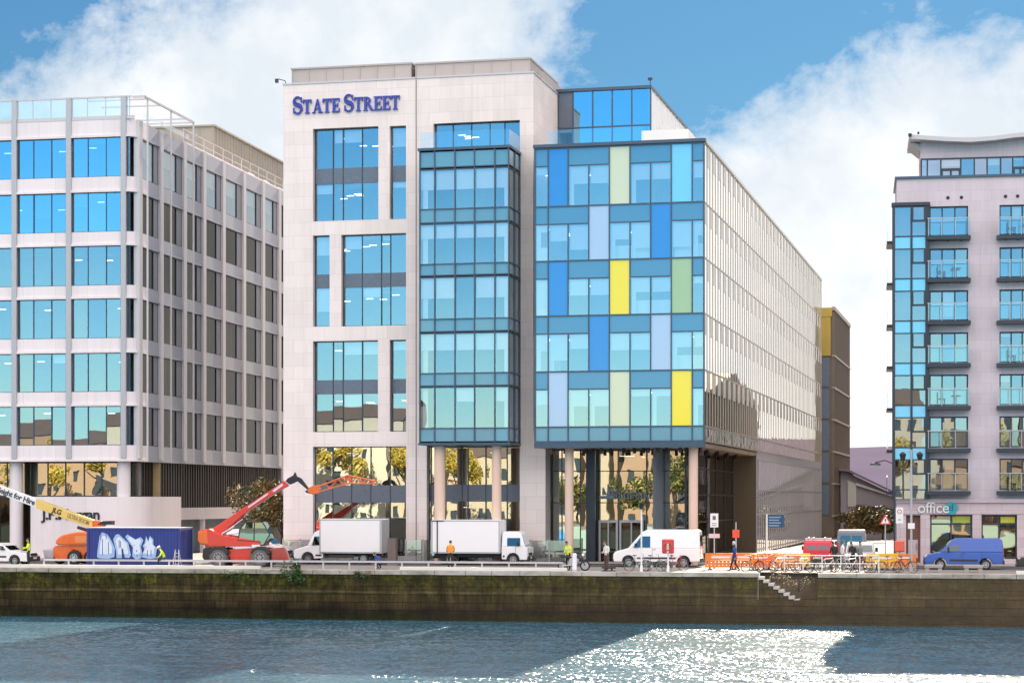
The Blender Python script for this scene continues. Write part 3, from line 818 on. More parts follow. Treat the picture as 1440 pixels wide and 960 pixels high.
# penthouse
VP_ = 7.8; pu = [U(p, VP_) for p in (785, 806, 833.5, 861, 888.5, 915)]
pz1, pz0 = Z(850, 127.5, VP_), rz[0]+.2
VPE = SS.v(977, pu[-1])
fr = MB()
for u_ in pu: fr.box(u_-.05, u_+.05, VP_-.06, VP_+.08, pz0, pz1)
zh = Z(850, 178.5, VP_); fr.box(pu[0], pu[-1], VP_-.055, VP_+.075, zh-.05, zh+.05)
fr.box(pu[0]-.1, pu[-1]+.1, VP_-.2, VPE, pz1, pz1+.2)
ph = obj('penthouse', fr, M['frame_blue'], A, recalc=False)
pn = MB()
for a, b in zip(pu[1:-1], pu[2:]):
    pn.quad((a+.04,VP_,pz0), (b-.04,VP_,pz0), (b-.04,VP_,pz1), (a+.04,VP_,pz1))
obj('pane', pn, M['glass_deep'], ph, recalc=False)
pn = MB(); pn.box(pu[0]+.05, pu[1]-.05, VP_, VP_+.05, zh-.3, pz1); obj('louvre_panel', pn, M['spandrel'], ph, recalc=False)
s = MB(); n = 14
s.box(pu[-1]-.2, pu[-1]+.0, VP_+.1, VPE, pz0, pz1)
for k in range(n+1): v = VP_+.1+(VPE-VP_-.1)*k/n; s.box(pu[-1], pu[-1]+.06, v-.05, v+.05, pz0, pz1+.02)
obj('white_cladding', s, M['white'], ph, recalc=False)
s = MB(); s.quad((pu[0]-.3,VP_+3,pz0), (pu[-1],VP_+3,pz0), (pu[-1],VP_+3,pz1), (pu[0]-.3,VP_+3,pz1)); obj('back_wall', s, M['interior'], ph, recalc=False)
s = MB(); s.quad((U(770,VG+.5),VG+.5,rz[0]+.2), (U(905,VG+.5),VG+.5,rz[0]+.2), (U(905,VG+.5),VG+.5,rz[0]+1.3), (U(770,VG+.5),VG+.5,rz[0]+1.3)); obj('balustrade', s, M['glass_clear'], A, recalc=False)
s = MB(); a = U(902, 3); s.box(a, U(968, 3), 3, 3.3, rz[0]+.2, Z(930, 183, 3)); s.box(U(968, 3)-.3, U(968, 3), 3.3, 20, rz[0]+.2, Z(930, 183, 3)); obj('terrace_parapet', s, M['white'], A)
s = MB(); s.cyl((pu[-1]-.2,VP_+1,pz1+.2), (pu[-1]-.2,VP_+1,pz1+.9), .03, n=6); s.box(pu[-1]-.35, pu[-1]-.05, VP_+.9, VP_+1.1, pz1+.75, pz1+.95); obj('roof_sensor', s, M['frame'], A)
# camera on its arm at the top left corner
s = MB(); zc = Z(395, 113.5); s.tube([(0.1,.3,ztop+.1), (.05,.2,ztop+.35), (-.45,.1,zc+.15)], .03, 6); s.box(-.62, -.42, .0, .2, zc-.12, zc+.14)
tag(obj('security_camera', s, M['frame'], None), 'small dark security camera on an arm at the white tower roof corner', 'camera').matrix_world = Matrix.Translation((*SS.o, 0)) @ Matrix.Rotation(SS.rot, 4, 'Z')
s = MB(); 
for px, py in ((594, 719), (770, 721)):
    pass
# ---- sign lettering, serif capitals drawn stroke by stroke
def serif(ch, x, z, h, mb, v0, v1):
    """adds one serif capital with its lower left at (x,z); returns its advance"""
    w = h*.20; t = h*.085; sl_ = h*.10
    def R(a, b, c, d): mb.prism([(x+a,z+c), (x+b,z+c), (x+b,z+d), (x+a,z+d)], v0, v1)
    def Pg(p): mb.prism([(x+a, z+b) for a, b in p], v0, v1)
    if ch == 'T':
        W_ = h*.74; R(W_/2-w/2, W_/2+w/2, 0, h); R(W_/2-w/2-sl_, W_/2-w/2, 0, t*.8); R(W_/2+w/2, W_/2+w/2+sl_, 0, t*.8)
        R(0, W_/2-w/2, h-t*1.3, h); R(W_/2+w/2, W_, h-t*1.3, h); R(0, t*1.0, h-h*.28, h-t*1.3); R(W_-t*1.0, W_, h-h*.28, h-t*1.3); return W_+h*.05
    if ch == 'E':
        W_ = h*.66; o_ = sl_*.8; R(o_, o_+w, 0, h); R(0, o_, 0, t*.8); R(0, o_, h-t*.8, h)
        R(o_+w, W_, 0, t*1.2); R(o_+w, W_, h-t*1.2, h); R(o_+w, W_*.8, h*.5-t*.5, h*.5+t*.5)
        R(W_-t, W_, t*1.2, h*.28); R(W_-t, W_, h*.74, h-t*1.2); R(W_*.8-t, W_*.8, h*.36, h*.5-t*.5); R(W_*.8-t, W_*.8, h*.5+t*.5, h*.64); return W_+h*.06
    if ch == 'A':
        W_ = h*.92; Pg([(W_*.13,0), (W_*.22,0), (W_*.5,h*.82), (W_*.46,h)]); Pg([(W_*.46,h), (W_*.5,h*.70), (W_*.66,0), (W_*.90,0), (W_*.56,h)])
        R(W_*.28, W_*.66, h*.28, h*.28+t*.9); R(0, W_*.32, -.002, t*.8); R(W_*.58, W_, -.002, t*.8); return W_*.98
    if ch == 'R':
        W_ = h*.86; o_ = sl_*.8; R(o_, o_+w, 0, h); R(0, o_, 0, t*.8); R(o_+w, o_+w+sl_*.7, 0, t*.8); R(0, o_, h-t*.8, h)
        c = (o_+w, h*.74); n = 10; pts_o = []; pts_i = []
        for k in range(n+1):
            a = pi/2-pi*k/n; pts_o.append((c[0]+h*.34*cos(a), c[1]+h*.26*sin(a))); pts_i.append((c[0]+h*.16*cos(a), c[1]+h*.17*sin(a)))
        for k in range(n): Pg([pts_o[k], pts_i[k], pts_i[k+1], pts_o[k+1]])
        Pg([(o_+w,h*.5), (o_+w+h*.06,h*.5), (W_*.72,0), (W_*1.02,0), (o_+w+h*.22,h*.52)]); return W_*1.03
    if ch == 'S':
        W_ = h*.60; n = 26; L = []
        for k in range(n+1):
            q = k/n
            ang = radians(35+235*(q/.5)) if q <= .5 else None
            if q <= .5:
                a = radians(35+(270-35)*(q/.5)); px_, pz_ = W_*.5+W_*.40*cos(a)*1.0, h*.735+h*.225*sin(a)
            else:
                a = radians(90-(270-35-0)*((q-.5)/.5)); px_, pz_ = W_*.5+W_*.42*cos(a), h*.265+h*.245*sin(a)
            th = h*.055+h*.075*sin(pi*min(1, max(0, (q-.22)/.56)))
            L.append((px_, pz_, th))
        for k in range(n):
            (x0,z0,t0), (x1,z1,t1) = L[k], L[k+1]; dx_, dz_ = x1-x0, z1-z0; l = hypot(dx_, dz_)
            if l < 1e-5: continue
            nx, nz = -dz_/l, dx_/l; ex = .12
            Pg([(x0+nx*t0-dx_*ex,z0+nz*t0-dz_*ex), (x0-nx*t0-dx_*ex,z0-nz*t0-dz_*ex), (x1-nx*t1+dx_*ex,z1-nz*t1+dz_*ex), (x1+nx*t1+dx_*ex,z1+nz*t1+dz_*ex)][::1])
        R(W_*.86, W_*.97, h*.66, h*.95); R(W_*.0, W_*.11, h*.04, h*.36); return W_*1.1
    return h*.3
def sign_letters(words, hbig, hsmall, v0, v1, gap=.45):
    mb = MB(); x = 0
    for wi, wd in enumerate(words):
        for i, ch in enumerate(wd): x += serif(ch, x, 0, hbig if i == 0 else hsmall, mb, v0, v1)
        x += hbig*gap*.55
    return mb, x-hbig*gap*.55
hb_ = 24.5*SS.t(480)/FPX
mb, wid = sign_letters(('STATE', 'STREET'), hb_, hb_*.80, -.14, -.02, .5)
sx0, sx1 = U(413), U(563.5); k = (sx1-sx0)/wid
mb.V = [(sx0+v[0]*k, v[1], v[2]+Z(490, 157.5)) for v in mb.V]
o = obj('building_sign', mb, M['navy_letters'], None)
o.matrix_world = Matrix.Translation((*SS.o, 0)) @ Matrix.Rotation(SS.rot, 4, 'Z')
tag(o, 'large blue serif capitals STATE STREET high on the white tower', 'sign')
# emblem and faint lettering over the entrance
mb, wid = sign_letters(('STATE', 'STREET'), .52, .42, 0, .05, .5)
sx0, sx1 = U(862, VLb-.2), U(928, VLb-.2); k = (sx1-sx0)/wid
mb.V = [(sx0+v[0]*k, v[1]+VLb-.12, v[2]+Z(890, 701, VLb)) for v in mb.V]
xe = U(853, VLb-.2); ze = Z(853, 700, VLb)
mb.prism([(xe-.5,ze-.05), (xe+.45,ze-.05), (xe+.6,ze+.18), (xe-.6,ze+.14)], VLb-.12, VLb-.07)
for a, hh in ((-.32, .75), (.02, 1.0), (.34, .7)):
    mb.prism([(xe+a,ze+.2), (xe+a+.26,ze+.22), (xe+a+.02,ze+hh)], VLb-.12, VLb-.07)
o = obj('entrance_sign', mb, pmat('dull_steel_letters', (.16,.18,.22), .4, .4), None)
o.matrix_world = Matrix.Translation((*SS.o, 0)) @ Matrix.Rotation(SS.rot, 4, 'Z')
tag(o, 'dim grey ship emblem and lettering across the glass lobby above the doors', 'sign')

# ------------------------------------------------------------------ bronze slatted building behind the wing
BK = SS; vb = VE+4
u0, u1 = U(1140, vb), U(1170, vb); zt = Z(1165, 432.5, vb); vbe = SS.v(1192.5, u1)
C = thing('bronze_office_block', 'dark bronze slatted block with a golden front strip behind the glass wing', 'office building', (*SS.o, 0), SS.rot)
s = MB(); s.box(u0, u1-.02, vb+.25, vbe, 0, zt-.05); obj('wall', s, M['brown_slat'], C)
fl = [Z(1165, y, vb) for y in (440, 500, 545, 590, 635, 680, 725)]
s = MB()
s.box(u0, u1-.15, vb, vb+.24, fl[1], fl[0]-.4); s.box(u0, u1, vb-.06, vb+.24, fl[0]-.38, zt)
obj('golden_panel', s, M['gold'], C)
s = MB()
for a, b in zip(fl[1:-1], fl[2:]): s.box(u0, u1-.3, vb+.1, vb+.24, b+.15, a-.15)
obj('front_window', s, M['spandrel'], C)
s = MB(); n = 26
for k in range(n+1): v = vb+.3+(vbe-vb-.3)*k/n; s.box(u1-.02, u1+.22, v-.08, v+.08, .2, zt-.3)
obj('slats', s, M['brown_slat'], C)
s = MB()
for z in fl[1:]: s.box(u1-.02, u1+.3, vb+.05, vbe, z-.1, z+.1)
s.box(u1-.02, u1+.32, vb, vbe, zt-.3, zt+.1)
obj('floor_edges', s, pmat('bronze_edge', (.34,.27,.20), .5, .2), C)
# ------------------------------------------------------------------ left office building: white bands, blue glass, gridded side
d0 = ray(190.5)
LB = Frame(d0[0]*145.5, d0[1]*145.5, 0)
B = thing('corner_office_building', 'white banded office block with blue glass front and rounded corner, far left', 'office building', (*LB.o, 0), 0)
U = lambda px, v=0: LB.u(px, v)
Z = lambda px, py, v=0: LB.z(px, py, v)
UL0 = -36.0
bands = [(170,194.5),(250,271.5),(327,346.5),(402,420.5),(476,496.5),(551,571),(626,648.5)]
glz = [(194.5,250),(271.5,327),(346.5,402),(420.5,476),(496.5,551),(571,626)]
VE2 = LB.v(399, 0)+.5
rad = .9
def corner_path(off=0, v_end=VE2):
    p = [(UL0, -off)]
    for k in range(9):
        a = -pi/2+pi/2*k/8; p.append((-rad+(rad+off)*cos(a), rad+(rad+off)*sin(a)))
    p.append((off, v_end)); return p
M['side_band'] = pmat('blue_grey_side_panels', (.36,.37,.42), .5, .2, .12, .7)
for i, (y0, y1) in enumerate(bands):
    s = MB(); za, zb_ = Z(100, y1), Z(100, y0)
    s.strip(corner_path(0, 2.2), za, zb_, .35)
    s.strip(corner_path(.10, 2.2), za-.002, za+.16, .12)          # projecting lower lip
    obj('facade_band', s, M['stone_white'], B, smooth=30)
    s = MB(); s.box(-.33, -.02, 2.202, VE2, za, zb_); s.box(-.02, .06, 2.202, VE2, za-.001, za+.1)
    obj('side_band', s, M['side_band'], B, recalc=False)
zlow, zhi = Z(100, 648.5), Z(100, 137)
pil = [U(20.5), U(97), U(174)]
for p in pil+[pil[0]-k*(pil[1]-pil[0]) for k in (1, 2, 3, 4)]:
    s = MB(); s.box(p-.19, p+.19, -.11, .3, zlow+.2, zhi-.05); obj('pilaster', s, M['grey_metal'], B)
s = MB(); s.box(U(190.5)-.0-.42, -.04, .45, .85, zlow, Z(100, 170)); 
bays = [(pil[0]-4*(pil[1]-pil[0]), pil[0]-3*(pil[1]-pil[0]), (.33, .66)), (pil[0]-3*(pil[1]-pil[0]), pil[0]-2*(pil[1]-pil[0]), (.33, .66)), (pil[0]-2*(pil[1]-pil[0]), pil[0]-(pil[1]-pil[0]), (.33, .66)), (pil[0]-(pil[1]-pil[0]), pil[0], (.33, .66)), (pil[0], pil[1], (.335, .665)), (pil[1], pil[2], (.335, .667)), (pil[2], -.45, ())]
for y0, y1 in glz:
    za, zb_ = Z(100, y1), Z(100, y0)
    for bi, (a, b, mu) in enumerate(bays):
        top = (y0 == 194.5)
        build_window(B, a+.25, b-(.25 if bi < 6 else 0), za, zb_, .12, [a+(b-a)*m_ for m_ in mu], M['glass_deep'] if y0 < 340 else M['glass_blue'], blind=.08 if bi < 6 else 0, lights=1 if bi < 6 else 0, fw=.05, fmat=M['frame_blue'])
# interior
s = MB()
for y0, y1 in bands[1:]: s.box(UL0, -.9, .6, 7, Z(100, y1), Z(100, y0)-.05)
s.quad((UL0,7,.2), (-1,7,.2), (-1,7,Z(100,175)), (UL0,7,Z(100,175))); 
s.quad((-1.2,7,.2), (-1.2,VE2,.2), (-1.2,VE2,Z(100,175)), (-1.2,7,Z(100,175)))
obj('floor_slabs', s, M['interior'], B, recalc=False)
s = MB(); s.box(UL0, -.36, .36, VE2, Z(100,172), Z(100,168)); s.box(UL0, UL0+.3, .4, VE2, 0, Z(100,172)); s.box(UL0, -.4, VE2, VE2+.3, 0, Z(100,172))
obj('roof', s, M['roof'], B, recalc=False)
# open glazed parapet with its frame
s = MB(); g = MB(); zt, z2, z1 = Z(100,137.5), Z(100,165), Z(100,168)
s.box(UL0, -.3, -.05, .08, zt-.12, zt); s.box(UL0, -.1, -.02, .1, z1-.1, z2)
edges = []
for a, b, mu in bays:
    for q in (0,)+tuple(mu): edges.append(a+(b-a)*q)
edges.append(-.45)
for e in edges: s.box(e-.03, e+.03, 0, .06, z2, zt-.12)
for a, b in zip(edges[:-1], edges[1:]): g.quad((a+.03,.03,z2), (b-.03,.03,z2), (b-.03,.03,zt-.13), (a+.03,.03,zt-.13))
# frame round the corner and along the side, on thin outer posts
posts = [LB.v(p, .55) for p in (207.5, 240.5, 272)]
s.box(.48, .62, .3, posts[2]+.07, zt-.12, zt+.02)
s.box(-.3, .62, .2, .34, zt-.118, zt+.018)
for v in posts: s.box(.5, .6, v-.06, v+.06, zlow, zt-.12)
for v in (1.2, LB.v(222, .3), LB.v(258, .3), posts[2]): s.box(-4, .48, v-.05, v+.05, zt-.11, zt-.01)
pf = obj('roof_frame', s, M['fin_metal'], B, recalc=False)
g.quad((.2,1,z2), (.2,posts[2],z2), (.2,posts[2],zt-1.0), (.2,1,zt-1.0))
obj('parapet_glass', g, glass('pale_parapet_glass', .24, (1,1,1), (.93,.96,.97), .05), B, recalc=False)
# side elevation
pl = [194, 224, 257, 284.5, 312, 341, 368, 391]
pv_ = [LB.v(p, 0) for p in pl]+[VE2]
pw = .62
for k, v in enumerate(pv_[:-1]):
    s = MB(); s.box(-.3, .12, v-.02, v+pw, zlow+.18, Z(100,170)); obj('side_pilaster', s, M['fin_metal'], B)
RN2 = random.Random(3)
for gi, (y0, y1) in enumerate(glz):
    za, zb_ = Z(100, y1), Z(100, y0)
    if gi == 0: zb_ = Z(100, 178)
    for k in range(len(pv_)-1):
        a, b = pv_[k]+pw, pv_[k+1]-.02
        if b-a < .3: continue
        split = a+(b-a)*.74
        f = MB()
        f.box(-.22, -.08, a, a+.05, za, zb_); f.box(-.22, -.08, b-.05, b, za, zb_); f.box(-.225, -.075, a+.05, b-.05, zb_-.06, zb_); f.box(-.225, -.075, a+.05, b-.05, za, za+.06); f.box(-.215, -.085, split-.04, split+.04, za+.06, zb_-.06)
        wd = obj('side_window', f, M['frame'], B, recalc=False)
        obj('pane', MB().quad((-.15,a,za), (-.15,split,za), (-.15,split,zb_), (-.15,a,zb_)), M['glass_flat' if gi == 0 else 'glass_dark'], wd, recalc=False)
        if gi == 0: obj('blind', MB().quad((-.4,a,zb_-(zb_-za)*.55), (-.4,b,zb_-(zb_-za)*.55), (-.4,b,zb_), (-.4,a,zb_)), M['blind'], wd, recalc=False)
        else:
            s = MB()
            for q in range(RN2.choice((1, 2, 3))): vq = a+(b-a)*RN2.uniform(.05, .6); s.quad((-.4,vq,za), (-.4,vq+RN2.uniform(.1,.45),za), (-.4,vq+.3,zb_), (-.4,vq,zb_))
            obj('blind', s, M['blind'], wd, recalc=False)
        f = MB(); f.box(-.17, -.1, split+.04, b-.05, za+.06, zb_-.06); obj('vent_panel', f, M['ventp'] if 'ventp' in M else M.setdefault('ventp', pmat('vent_panel', (.25,.26,.30), .45, .2, .1)), wd, recalc=False)
# stepped-back roof storey with its beige screen
s = MB(); zr = Z(100,169); s1 = [LB.v(p, -1.2) for p in (282, 312)]
a = LB.v(300, -3); ze = LB.zs(312, 183, -3)
s.box(-9, -3, a, VE2+14, zr, LB.zs(330, 194, -3))
zs_r = LB.zs(330, 194, -3)
for k in range(34): v = a+(VE2+14-a)*k/33; s.box(-3, -2.95, v-.03, v+.03, zr, zs_r-.1)
for k in range(6): u_ = -9+6*k/5; s.box(u_-.03, u_+.03, a-.04, a, zr, zs_r-.1)
s.box(-9.1, -2.8, a-.15, VE2+14, zs_r+.002, zs_r+.14)
obj('roof_storey', s, pmat('beige_roof_cladding', (.36,.32,.27), .6, .1, .16, .6), B, recalc=False)
s = MB()
for k in range(5): v = a+4+k*4.2; s.box(-2.2, -1.2, v, v+1.5, zr+.13, zr+.75)
obj('roof_lights', s, M['white'], B, recalc=False)
s = MB(); 
for k in range(12): 
    v = posts[2]+(VE2-posts[2])*k/11; s.box(-.25, -.2, v-.02, v+.02, zr, zr+1.1)
s.box(-.25, -.2, posts[2], VE2, zr+1.06, zr+1.1); s.box(-.25, -.2, posts[2], VE2, zr+.5, zr+.53)
obj('roof_railing', s, M['fin_metal'], B, recalc=False)
s = MB(); s.box(-1.5, -.1, posts[2], VE2, zr-.002, zr+.12); obj('side_parapet', s, M['stone_white'], B)
# ground storey: round columns, glazing above a curved white wall
VC = 1.0
for p0, p1 in ((14.5, 32), (165, 183)):
    a, b = U(p0, .9), U(p1, .9); c = MB(); c.cyl(((a+b)/2,.9,0), ((a+b)/2,.9,zlow+.1), (b-a)/2, n=28); obj('column', c, M['stone_white'], B, smooth=40)
zw = Z(120, 698, .15)
s = MB(); s.box(UL0, -.2, .35, 14, zlow-.02, zlow+.12); obj('soffit', s, M['frame'], B, recalc=False)
build_window(B, UL0, U(199, 2.1), zw+.02, zlow-.03, 2.1, [U(p, 2.1) for p in (-14, 10, 42, 67, 92, 118, 143, 186)], M['glass_lobby'], lights=2)
build_window(B, UL0, U(42, 2.2), .1, zw, 2.15, [U(p, 2.2) for p in (0, 32)], M['glass_dark'])
R_ = 2.2; ue = U(204, .6); VW = .15
path = [(U(43, VW), VW), (ue-R_, VW)]
for k in range(1, 11):
    a = -pi/2+pi/2*k/10; path.append((ue-R_+R_*cos(a), VW+R_+R_*sin(a)))
path.append((ue, 8))
s = MB(); s.strip(path, 0, zw, .3); obj('curved_wall', s, M['stone_white'], B, smooth=30)
s = MB(); s.quad((UL0,5,0), (ue-.5,5,0), (ue-.5,5,zlow), (UL0,5,zlow)); obj('lobby_wall', s, M['interior_warm'], B, recalc=False)
us_ = -.55
zb1, zb0 = LB.zs(300, 713, us_), LB.zs(300, 729, us_)
s = MB(); s.box(us_-.4, us_+.12, 5, VE2, zb0, zb1); s.box(us_-.4, us_, 5, 9.6, 0, .3)
for v in (5.2, 8.8, 9.8, 16): s.box(us_-.3, us_, v, v+.35, 0, zb0)
obj('side_base_wall', s, M['stone_white'], B, recalc=False)
s = MB(); 
for k in range(60): v = 2.6+(VE2-2.6)*k/60; s.box(us_-.25, us_-.02, v, v+.16+RN.random()*.1, zb1, zlow)
s.box(us_-.4, us_-.25, 2.4, VE2, zb1, zlow)
obj('dark_louvres', s, pmat('dark_brown_louvres', (.05,.04,.034), .5, .2, .3), B, recalc=False)
s = MB()
for k in range(16): s.box(us_-.3, us_-.22, 5.5, 8.8, k*.21, k*.21+.17)
obj('roller_shutter', s, pmat('grey_shutter', (.17,.16,.155), .5, .4), B, recalc=False)
s = MB(); s.box(us_-.9, us_-.8, 9, VE2, 0, zb0); obj('recess_wall', s, M['frame'], B, recalc=False)
# lettering on the curved wall
t_ = text('wall_sign', 'J.P.Morgan', 1.05, M['black'], None, (0,0,0), extrude=.03, space=.92, sx=1.06)
x0, x1 = U(66, .1), U(134, .1)
t_.location = (LB.o[0]+(x0+x1)/2, LB.o[1]+.11, Z(100, 723.5, .1)); t_.data.offset = .02
tag(t_, 'black J.P.Morgan lettering on the curved white wall behind the boom', 'sign')

# ------------------------------------------------------------------ right apartment block
d0 = ray(1261)
RB = Frame(d0[0]*135.7, d0[1]*135.7, radians(1.2))
D = thing('apartment_block', 'lilac grey apartment block with glass corner bay, balconies and curved roof, right', 'apartment building', (*RB.o, 0), RB.rot)
U = lambda px, v=0: RB.u(px, v)
Z = lambda px, py, v=0: RB.z(px, py, v)
UE = U(1712); DEP = 6.5
zpar = Z(1350, 250); zg = Z(1330, 701)
ops = []
wy = [(290+59.1*k, 332+59.4*k) for k in range(7)]
cols_ = [(1307, 1361.5), (1405.5, 1452), (1502, 1556), (1606, 1652)]
for k, (y0, y1) in enumerate(wy):
    for a, b in cols_: ops.append((U(a), U(b), Z(1335, y1), Z(1335, y0)))
mb = MB(); grid_wall(mb, 0, UE, zg, zpar, 0, ops, .3)
mb.quad((0,DEP,0), (0,DEP,zpar), (0,0,zpar), (0,0,0)); mb.quad((UE,0,0), (UE,0,zpar), (UE,DEP,zpar), (UE,DEP,0)); mb.quad((0,0,zpar), (UE,0,zpar), (UE,DEP,zpar), (0,DEP,zpar)); mb.quad((0,DEP,0), (UE,DEP,0), (UE,DEP,zpar), (0,DEP,zpar))
obj('wall', mb, M['lilac'], D, recalc=False)
s = MB(); s.box(-.12, UE, -.12, .4, zpar+.002, zpar+.16); s.box(-.12, .3, .402, DEP, zpar+.002, zpar+.16); obj('parapet_cap', s, M['frame_blue'], D)
for k, (y0, y1) in enumerate(wy):
    for ci, (a, b) in enumerate(cols_):
        u0, u1 = U(a), U(b); za, zb_ = Z(1335, y1), Z(1335, y0)
        wd = build_window(D, u0, u1, za, zb_, .16, [u0+(u1-u0)*.33, u0+(u1-u0)*.66] if ci == 0 else [u0+(u1-u0)*.36, u0+(u1-u0)*.70], M['glass_flat'], blind=.15, lights=0, fw=.09)
        s = MB(); s.box(u0-.2, u1+.12, -1.0 if ci == 0 else -.7, -.003, za-.32, za-.08)
        bl = obj('balcony', s, M['frame'], D, recalc=False)
        v = -.93 if ci == 0 else -.64
        s = MB(); s.quad((u0-.12,v,za), (u1+.06,v,za), (u1+.06,v,za+1.05), (u0-.12,v,za+1.05)); s.quad((u1+.06,v,za), (u1+.06,-.02,za), (u1+.06,-.02,za+1.05), (u1+.06,v,za+1.05)); obj('glass_balustrade', s, M['glass_clear'], bl, recalc=False)
        s = MB(); s.box(u0-.16, u1+.1, v-.03, v+.03, za+1.05, za+1.1)
        for q in range(4): uq = u0-.1+(u1-u0+.1)*q/3; s.box(uq-.02, uq+.02, v-.02, v+.02, za-.08, za+1.05)
        obj('railing', s, M['grey_metal'], bl, recalc=False)
        s = MB()
        for px in ((1333, 1352), (1414, 1431), (1520, 1540), (1620, 1636))[ci]: uu = U(px); s.cyl((uu,-.015,zb_+.55), (uu,.05,zb_+.55), .12, n=10)
        obj('air_vent', s, M['black'], D)
        # furniture on some balconies
        if (k+ci) % 3 == 1:
            s = MB(); x = u0+.5
            s.box(x, x+.5, -.5, -.1, za+.4, za+.44); s.box(x, x+.04, -.5, -.1, za-.08, za+.85); s.box(x+.46, x+.5, -.5, -.46, za-.08, za+.4); s.box(x+.46, x+.5, -.14, -.1, za-.08, za+.4); s.cyl((x+1.2,-.3,za-.08), (x+1.2,-.3,za+.6), .03, n=6); s.cyl((x+1.2,-.3,za+.6), (x+1.2,-.3,za+.63), .32, n=14)
            obj('balcony_furniture', s, M['black'], bl)
    s = MB(); zz = Z(1335, y1)-.2; s.box(-.62, -.003, 1.2, 4.2, zz-.1, zz+.1); bl = obj('side_balcony', s, M['frame'], D, recalc=False)
    s = MB(); s.box(-.6, -.57, 1.2, 4.2, zz+.1, zz+1.2); obj('glass_balustrade', s, M['glass_clear'], bl, recalc=False)
# glass corner bay
VB = -.7; b0, b1, b2 = U(1257, VB), U(1281.5, VB), U(1302.5, VB); b3 = U(1307, VB)
zt, zbm = Z(1280, 289.5, VB), Z(1280, 701, VB)
fr = MB()
for u_ in (b0, b1, b2): fr.box(u_-.06, u_+.08, VB-.05, VB+.1, zbm, zt)
fr.box(b0-.1, b0+.06, VB+.1, -.01, zbm, zt); fr.box(b2+.08, b3, VB+.02, -.01, zbm, zt)
fr.box(b0-.15, b3+.05, VB-.12, -.005, zt+.002, zt+.22)
sp_ = MB()
pn = MB()
for k in range(7):
    za, zb_ = Z(1280, 332.5+59.3*k, VB), Z(1280, 291+59.2*k, VB)
    zm = Z(1280, 310.5+59.2*k, VB)
    for z in (za, zb_): fr.box(b0+.08, b2-.06, VB-.03, VB+.08, z-.04, z+.04)
    fr.box(b1+.08, b2-.06, VB-.1, VB+.082, zm-.07, zm+.05); fr.box(b1+.02, b1+.14, VB-.11, VB, zm, zb_-.04); fr.box(b2-.16, b2-.02, VB-.11, VB, zm, zb_-.04)
    pn.quad((b0,VB,za), (b1,VB,za), (b1,VB,zb_), (b0,VB,zb_)); pn.quad((b1,VB,za), (b2,VB,za), (b2,VB,zb_), (b1,VB,zb_))
    if k < 6:
        zc = Z(1280, 291+59.2*(k+1), VB); sp_.quad((b0+.05,VB,zc), (b2,VB,zc), (b2,VB,za), (b0+.05,VB,za))
pn.quad((b0,VB,zbm), (b2,VB,zbm), (b2,VB,Z(1280, 332.5+59.3*6, VB)), (b0,VB,Z(1280, 332.5+59.3*6, VB)))
pn.quad((b0,-.01,zbm), (b0,VB,zbm), (b0,VB,zt), (b0,-.01,zt))
bay = obj('corner_bay', fr, M['frame'], D, recalc=False)
obj('pane', pn, M['glass_flat'], bay, recalc=False); obj('spandrel', sp_, M['p_sky'], bay, recalc=False)
s = MB()
for k in range(7): zz = Z(1280, 336+59.3*k, VB); s.box(.1, UE-.3, .7, 6, zz-.25, zz)
s.quad((.1,5,.2), (UE-.3,5,.2), (UE-.3,5,zpar-.2), (.1,5,zpar-.2)); s.quad((b0+.1,-.05,zbm), (b2,-.05,zbm), (b2,-.05,zt), (b0+.1,-.05,zt))
obj('rooms', s, pmat('flat_interior', (.30,.25,.20), .8, 0, .5, .5), D, recalc=False)
# penthouse storey and curved eaves
VPH = 1.6; p0 = U(1294.5, VPH); zp0, zp1, zp2 = zpar+.05, Z(1350, 222, VPH), Z(1350, 193, VPH)
build_window(D, p0, UE, zp0, zp1, VPH-.1, [U(p, VPH) for p in (1304, 1323, 1351, 1370, 1388, 1407, 1424, 1441, 1460, 1490, 1520, 1550, 1580, 1610, 1640, 1670)], M['glass_flat'], hbars=(), name='penthouse_window', fw=.1, blind=.3)
s = MB()
for a, b in ((1323, 1351), (1424, 1446)):
    ua, ub = U(a, VPH), U(b, VPH); s.box(ua, ub, VPH-.14, VPH-.02, zp1-.85, zp1-.7); s.box((ua+ub)/2-.07, (ua+ub)/2+.07, VPH-.14, VPH-.02, zp0, zp1-.85); s.box(ua, ua+.14, VPH-.14, VPH-.02, zp0, zp1-.85); s.box(ub-.14, ub, VPH-.14, VPH-.02, zp0, zp1-.85)
obj('terrace_door', s, M['frame'], D, recalc=False)
s = MB(); s.box(p0, UE, VPH, DEP-1, zp1+.002, zp2)
n = 12
for k in range(n): a = p0+(UE-p0)*k/n; s.box(a-.02, a+.02, VPH-.02, VPH, zp1, zp2)
obj('penthouse_fascia', s, M['lilac'], D, recalc=False)
s = MB(); s.box(p0, UE, VPH+3, DEP-1, zp0, zp1); obj('penthouse_wall', s, M['lilac'], D, recalc=False)
prof = [(1278.5, 189), (1300, 190.5), (1330, 192.5), (1365, 193.8), (1400, 191), (1425, 187.5), (1450, 185.5), (1500, 181), (1600, 176), (1720, 174)]
up = [(U(p, .6), Z(p, y, .6)) for p, y in prof]; s = MB()
th = .28
s.prism([(a, b-th) for a, b in up]+[(a, b) for a, b in up[::-1]], .6, DEP, plane='xz')
s.prism([(up[0][0]+.05, up[0][1]-th-.01), (p0-.02, zp1+.6), (p0-.02, up[1][1]-th-.06)][::1], VPH+.3, DEP-1)
obj('curved_roof', s, pmat('zinc_roof_edge', (.50,.49,.50), .45, .3, .06), D)
